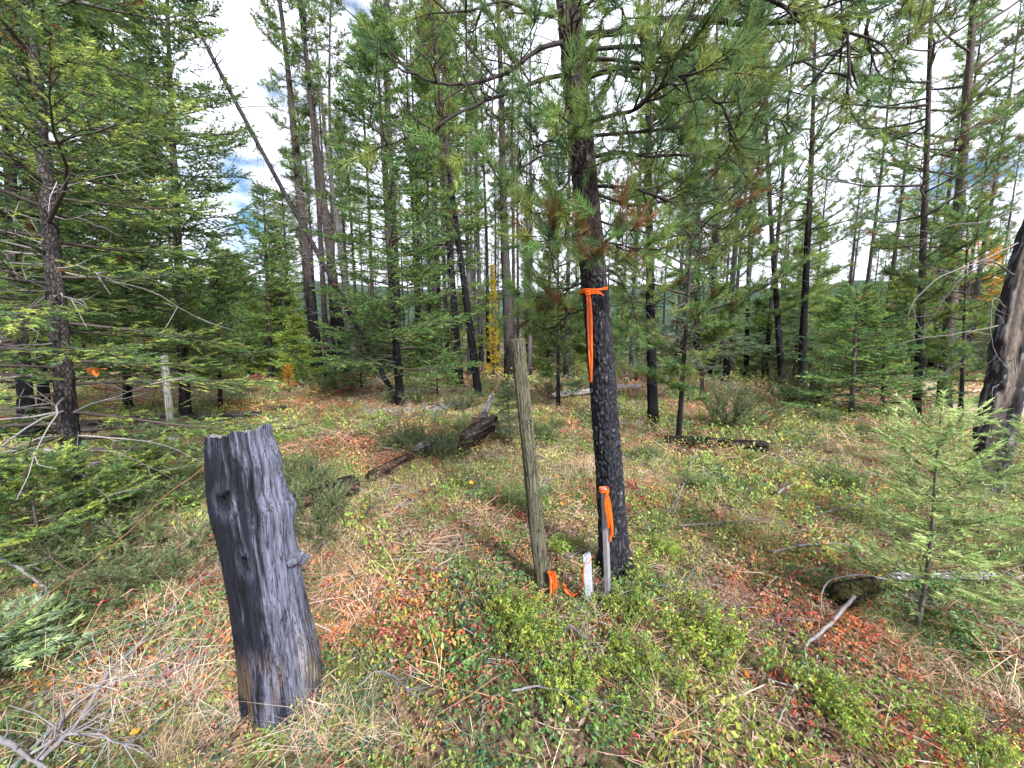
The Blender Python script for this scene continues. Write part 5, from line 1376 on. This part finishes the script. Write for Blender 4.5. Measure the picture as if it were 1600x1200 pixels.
branch_path('fallen_branch', 'grey stick left of the fir sapling, lying level', [(1205, 862), (1255, 852), (1310, 850), (1360, 862)], .008, PALE, 13, tw=4)
branch_path('fallen_branch', 'small light stick in the green mat right of the clearing', [(1215, 770), (1235, 760), (1255, 755)], .012, PALE, 14, tw=1)
branch_path('fallen_branch', 'thin branch curving up by the juniper right of the stump', [(478, 890), (500, 850), (530, 825), (545, 800)], .005, MIDB * .6, 15, tw=5, arch=.1)
branch_path('fallen_branch', 'brown twig curving below the orange leaves right of the stump', [(545, 885), (565, 915), (580, 945), (586, 985)], .005, MIDB * .6, 16, tw=4)
branch_path('fallen_branch', 'bleached branch arching at the left edge under the leftmost fir', [(-40, 820), (40, 808), (110, 805), (165, 820), (203, 838)], .009, PALE * 1.2, 17, tw=5, arch=.18)
branch_path('fallen_branch', 'bleached hooked branch at the left edge, lower one', [(-40, 850), (10, 880), (50, 905), (74, 925), (60, 950), (10, 1000)], .011, PALE * 1.1, 18, tw=5, arch=.1)
branch_path('fallen_branch', 'bleached forked branch at the left edge in front of the leftmost fir', [(-20, 790), (60, 760), (110, 740), (155, 735)], .010, PALE * 1.2, 19, tw=6, lift=.25, arch=.1)
branch_path('fallen_branch', 'thin pale branch standing by the grass left of the stump', [(200, 720), (215, 700), (228, 672), (225, 665)], .012, PALE * 1.2, 20, tw=4, lift=.05)
branch_path('fallen_branch', 'heap of fine grey twigs on the ground right of the stump foot', [(560, 1070), (590, 1050), (620, 1062), (645, 1090)], .004, PALE * .9, 21, tw=26, twl=.12)
branch_path('fallen_branch', 'fine grey twigs right of the survey stake', [(1025, 910), (1060, 925), (1085, 945), (1110, 950)], .004, PALE * .8, 22, tw=18, twl=.12)
branch_path('fallen_branch', 'tangle of fine twigs left of the fir sapling', [(1180, 965), (1230, 985), (1280, 995)], .004, MIDB, 23, tw=22, twl=.14)
branch_path('fallen_branch', 'tangle of bleached twigs in the bottom left corner', [(40, 1185), (100, 1150), (160, 1160), (210, 1185)], .006, PALE * 1.1, 25, tw=24, twl=.22, lift=.08)
branch_path('fallen_branch', 'bleached twigs fanning out halfway between left edge and stump foot', [(120, 1080), (190, 1060), (260, 1055)], .005, PALE * 1.1, 26, tw=20, twl=.2, lift=.06)
branch_path('fallen_branch', 'dark twiggy branch on the ground at the lower right corner', [(1400, 1060), (1470, 1085), (1540, 1120), (1590, 1160)], .006, MIDB, 27, tw=14, twl=.2)
branch_path('fallen_branch', 'grey twigs heaped on the green mat at the right, above the level stick', [(1290, 800), (1340, 790), (1400, 800)], .006, PALE * .8, 28, tw=24, twl=.25)
branch_path('fallen_branch', 'pile of pale sticks at the foot of the middle fir', [(590, 662), (620, 648), (660, 662)], .012, MIDB * 1.2, 24, tw=22, twl=.7)

# orange autumn leaves lying singly
lv, lt = np.array([[0, 0, 0], [.3, .42, .06], [.62, .40, .10], [.85, .2, .05], [1, 0, 0], [.85, -.2, .05], [.62, -.40, .10], [.3, -.42, .06], [.5, 0, -.02]]), [[8, i, (i + 1) % 8] for i in range(8)]
leafm = []
for q, c in enumerate((col(.85, .28, .02), col(.80, .20, .03), col(.85, .42, .03), col(.62, .22, .05))):
    m_ = MB(); m_.add(lv, lt, c); m_.add(lv * [1, 1, 1] - [0, 0, .012], [t[::-1] for t in lt], c * .9)
    m_.add(np.array([[0, .012, 0], [0, -.012, 0], [-.5, 0, .1]]), [[0, 1, 2]], c * .6); leafm.append(m_.mesh('fallen_leaf', M_LEAF))
spots = [(612, 862), (575, 791), (548, 808), (270, 818), (52, 913), (120, 1073), (40, 905), (556, 806), (585, 873), (678, 900), (700, 942), (640, 775), (630, 770), (765, 748), (735, 757), (870, 770), (878, 790), (868, 742), (850, 778), (700, 935), (618, 855),
         (668, 762), (560, 760), (690, 765), (478, 806), (125, 1010), (205, 1150), (1250, 745), (1400, 700), (1320, 690), (1180, 790), (1110, 930), (1080, 1000), (960, 970), (1040, 1120), (660, 1010), (560, 1010), (520, 905), (590, 935), (760, 860), (728, 818), (1165, 1055), (1395, 1010), (1530, 985), (1570, 990), (1180, 740), (1015, 760), (905, 700), (760, 700), (600, 720)]
g = np.random.default_rng(99)
for q, (x_, y_) in enumerate(spots):
    B = gr(x_, y_, .03 if y_ > 800 else .05)
    o = link('fallen_leaf', leafm[q % 4]); o.location = Vector(B); s_ = (.030 + .016 * g.random()) * (1 if y_ > 820 else 1.2)
    o.scale = (s_,) * 3; o.rotation_euler = (g.normal(.5, .3), g.normal(0, .3), g.random() * 6.283)
    where = 'left of the stump' if x_ < 430 else 'between the stump and the fence post' if x_ < 830 else 'right of the fence post'
    tag(o, 'single orange autumn leaf on the ground ' + where, 'leaf', 'orange leaves ' + where)
# curled rust brown leaf cluster caught in the left fir
B = at(148, 577, gr(122, 822)[1] - .35)
o = thing('dead_leaf_cluster', 'rust brown curled leaf cluster caught in the leftmost fir', 'leaf', B)
for q in range(5):
    l_ = link('leaf', leafm[3], o); l_.scale = (.07, .07, .07); l_.rotation_euler = (q * 1.3, q * .9, q * 2.1); l_.location = (.012 * math.cos(q * 2), .012 * math.sin(q * 2), .01 * math.sin(q))

# needles, leaves and fine twigs are joined masses within their tree or shrub
for o in bpy.data.objects:
    if o.parent and o.name.split('.')[0] in ('crown', 'branches', 'needles', 'foliage', 'leader_needles', 'stems'):
        o['kind'] = 'stuff'
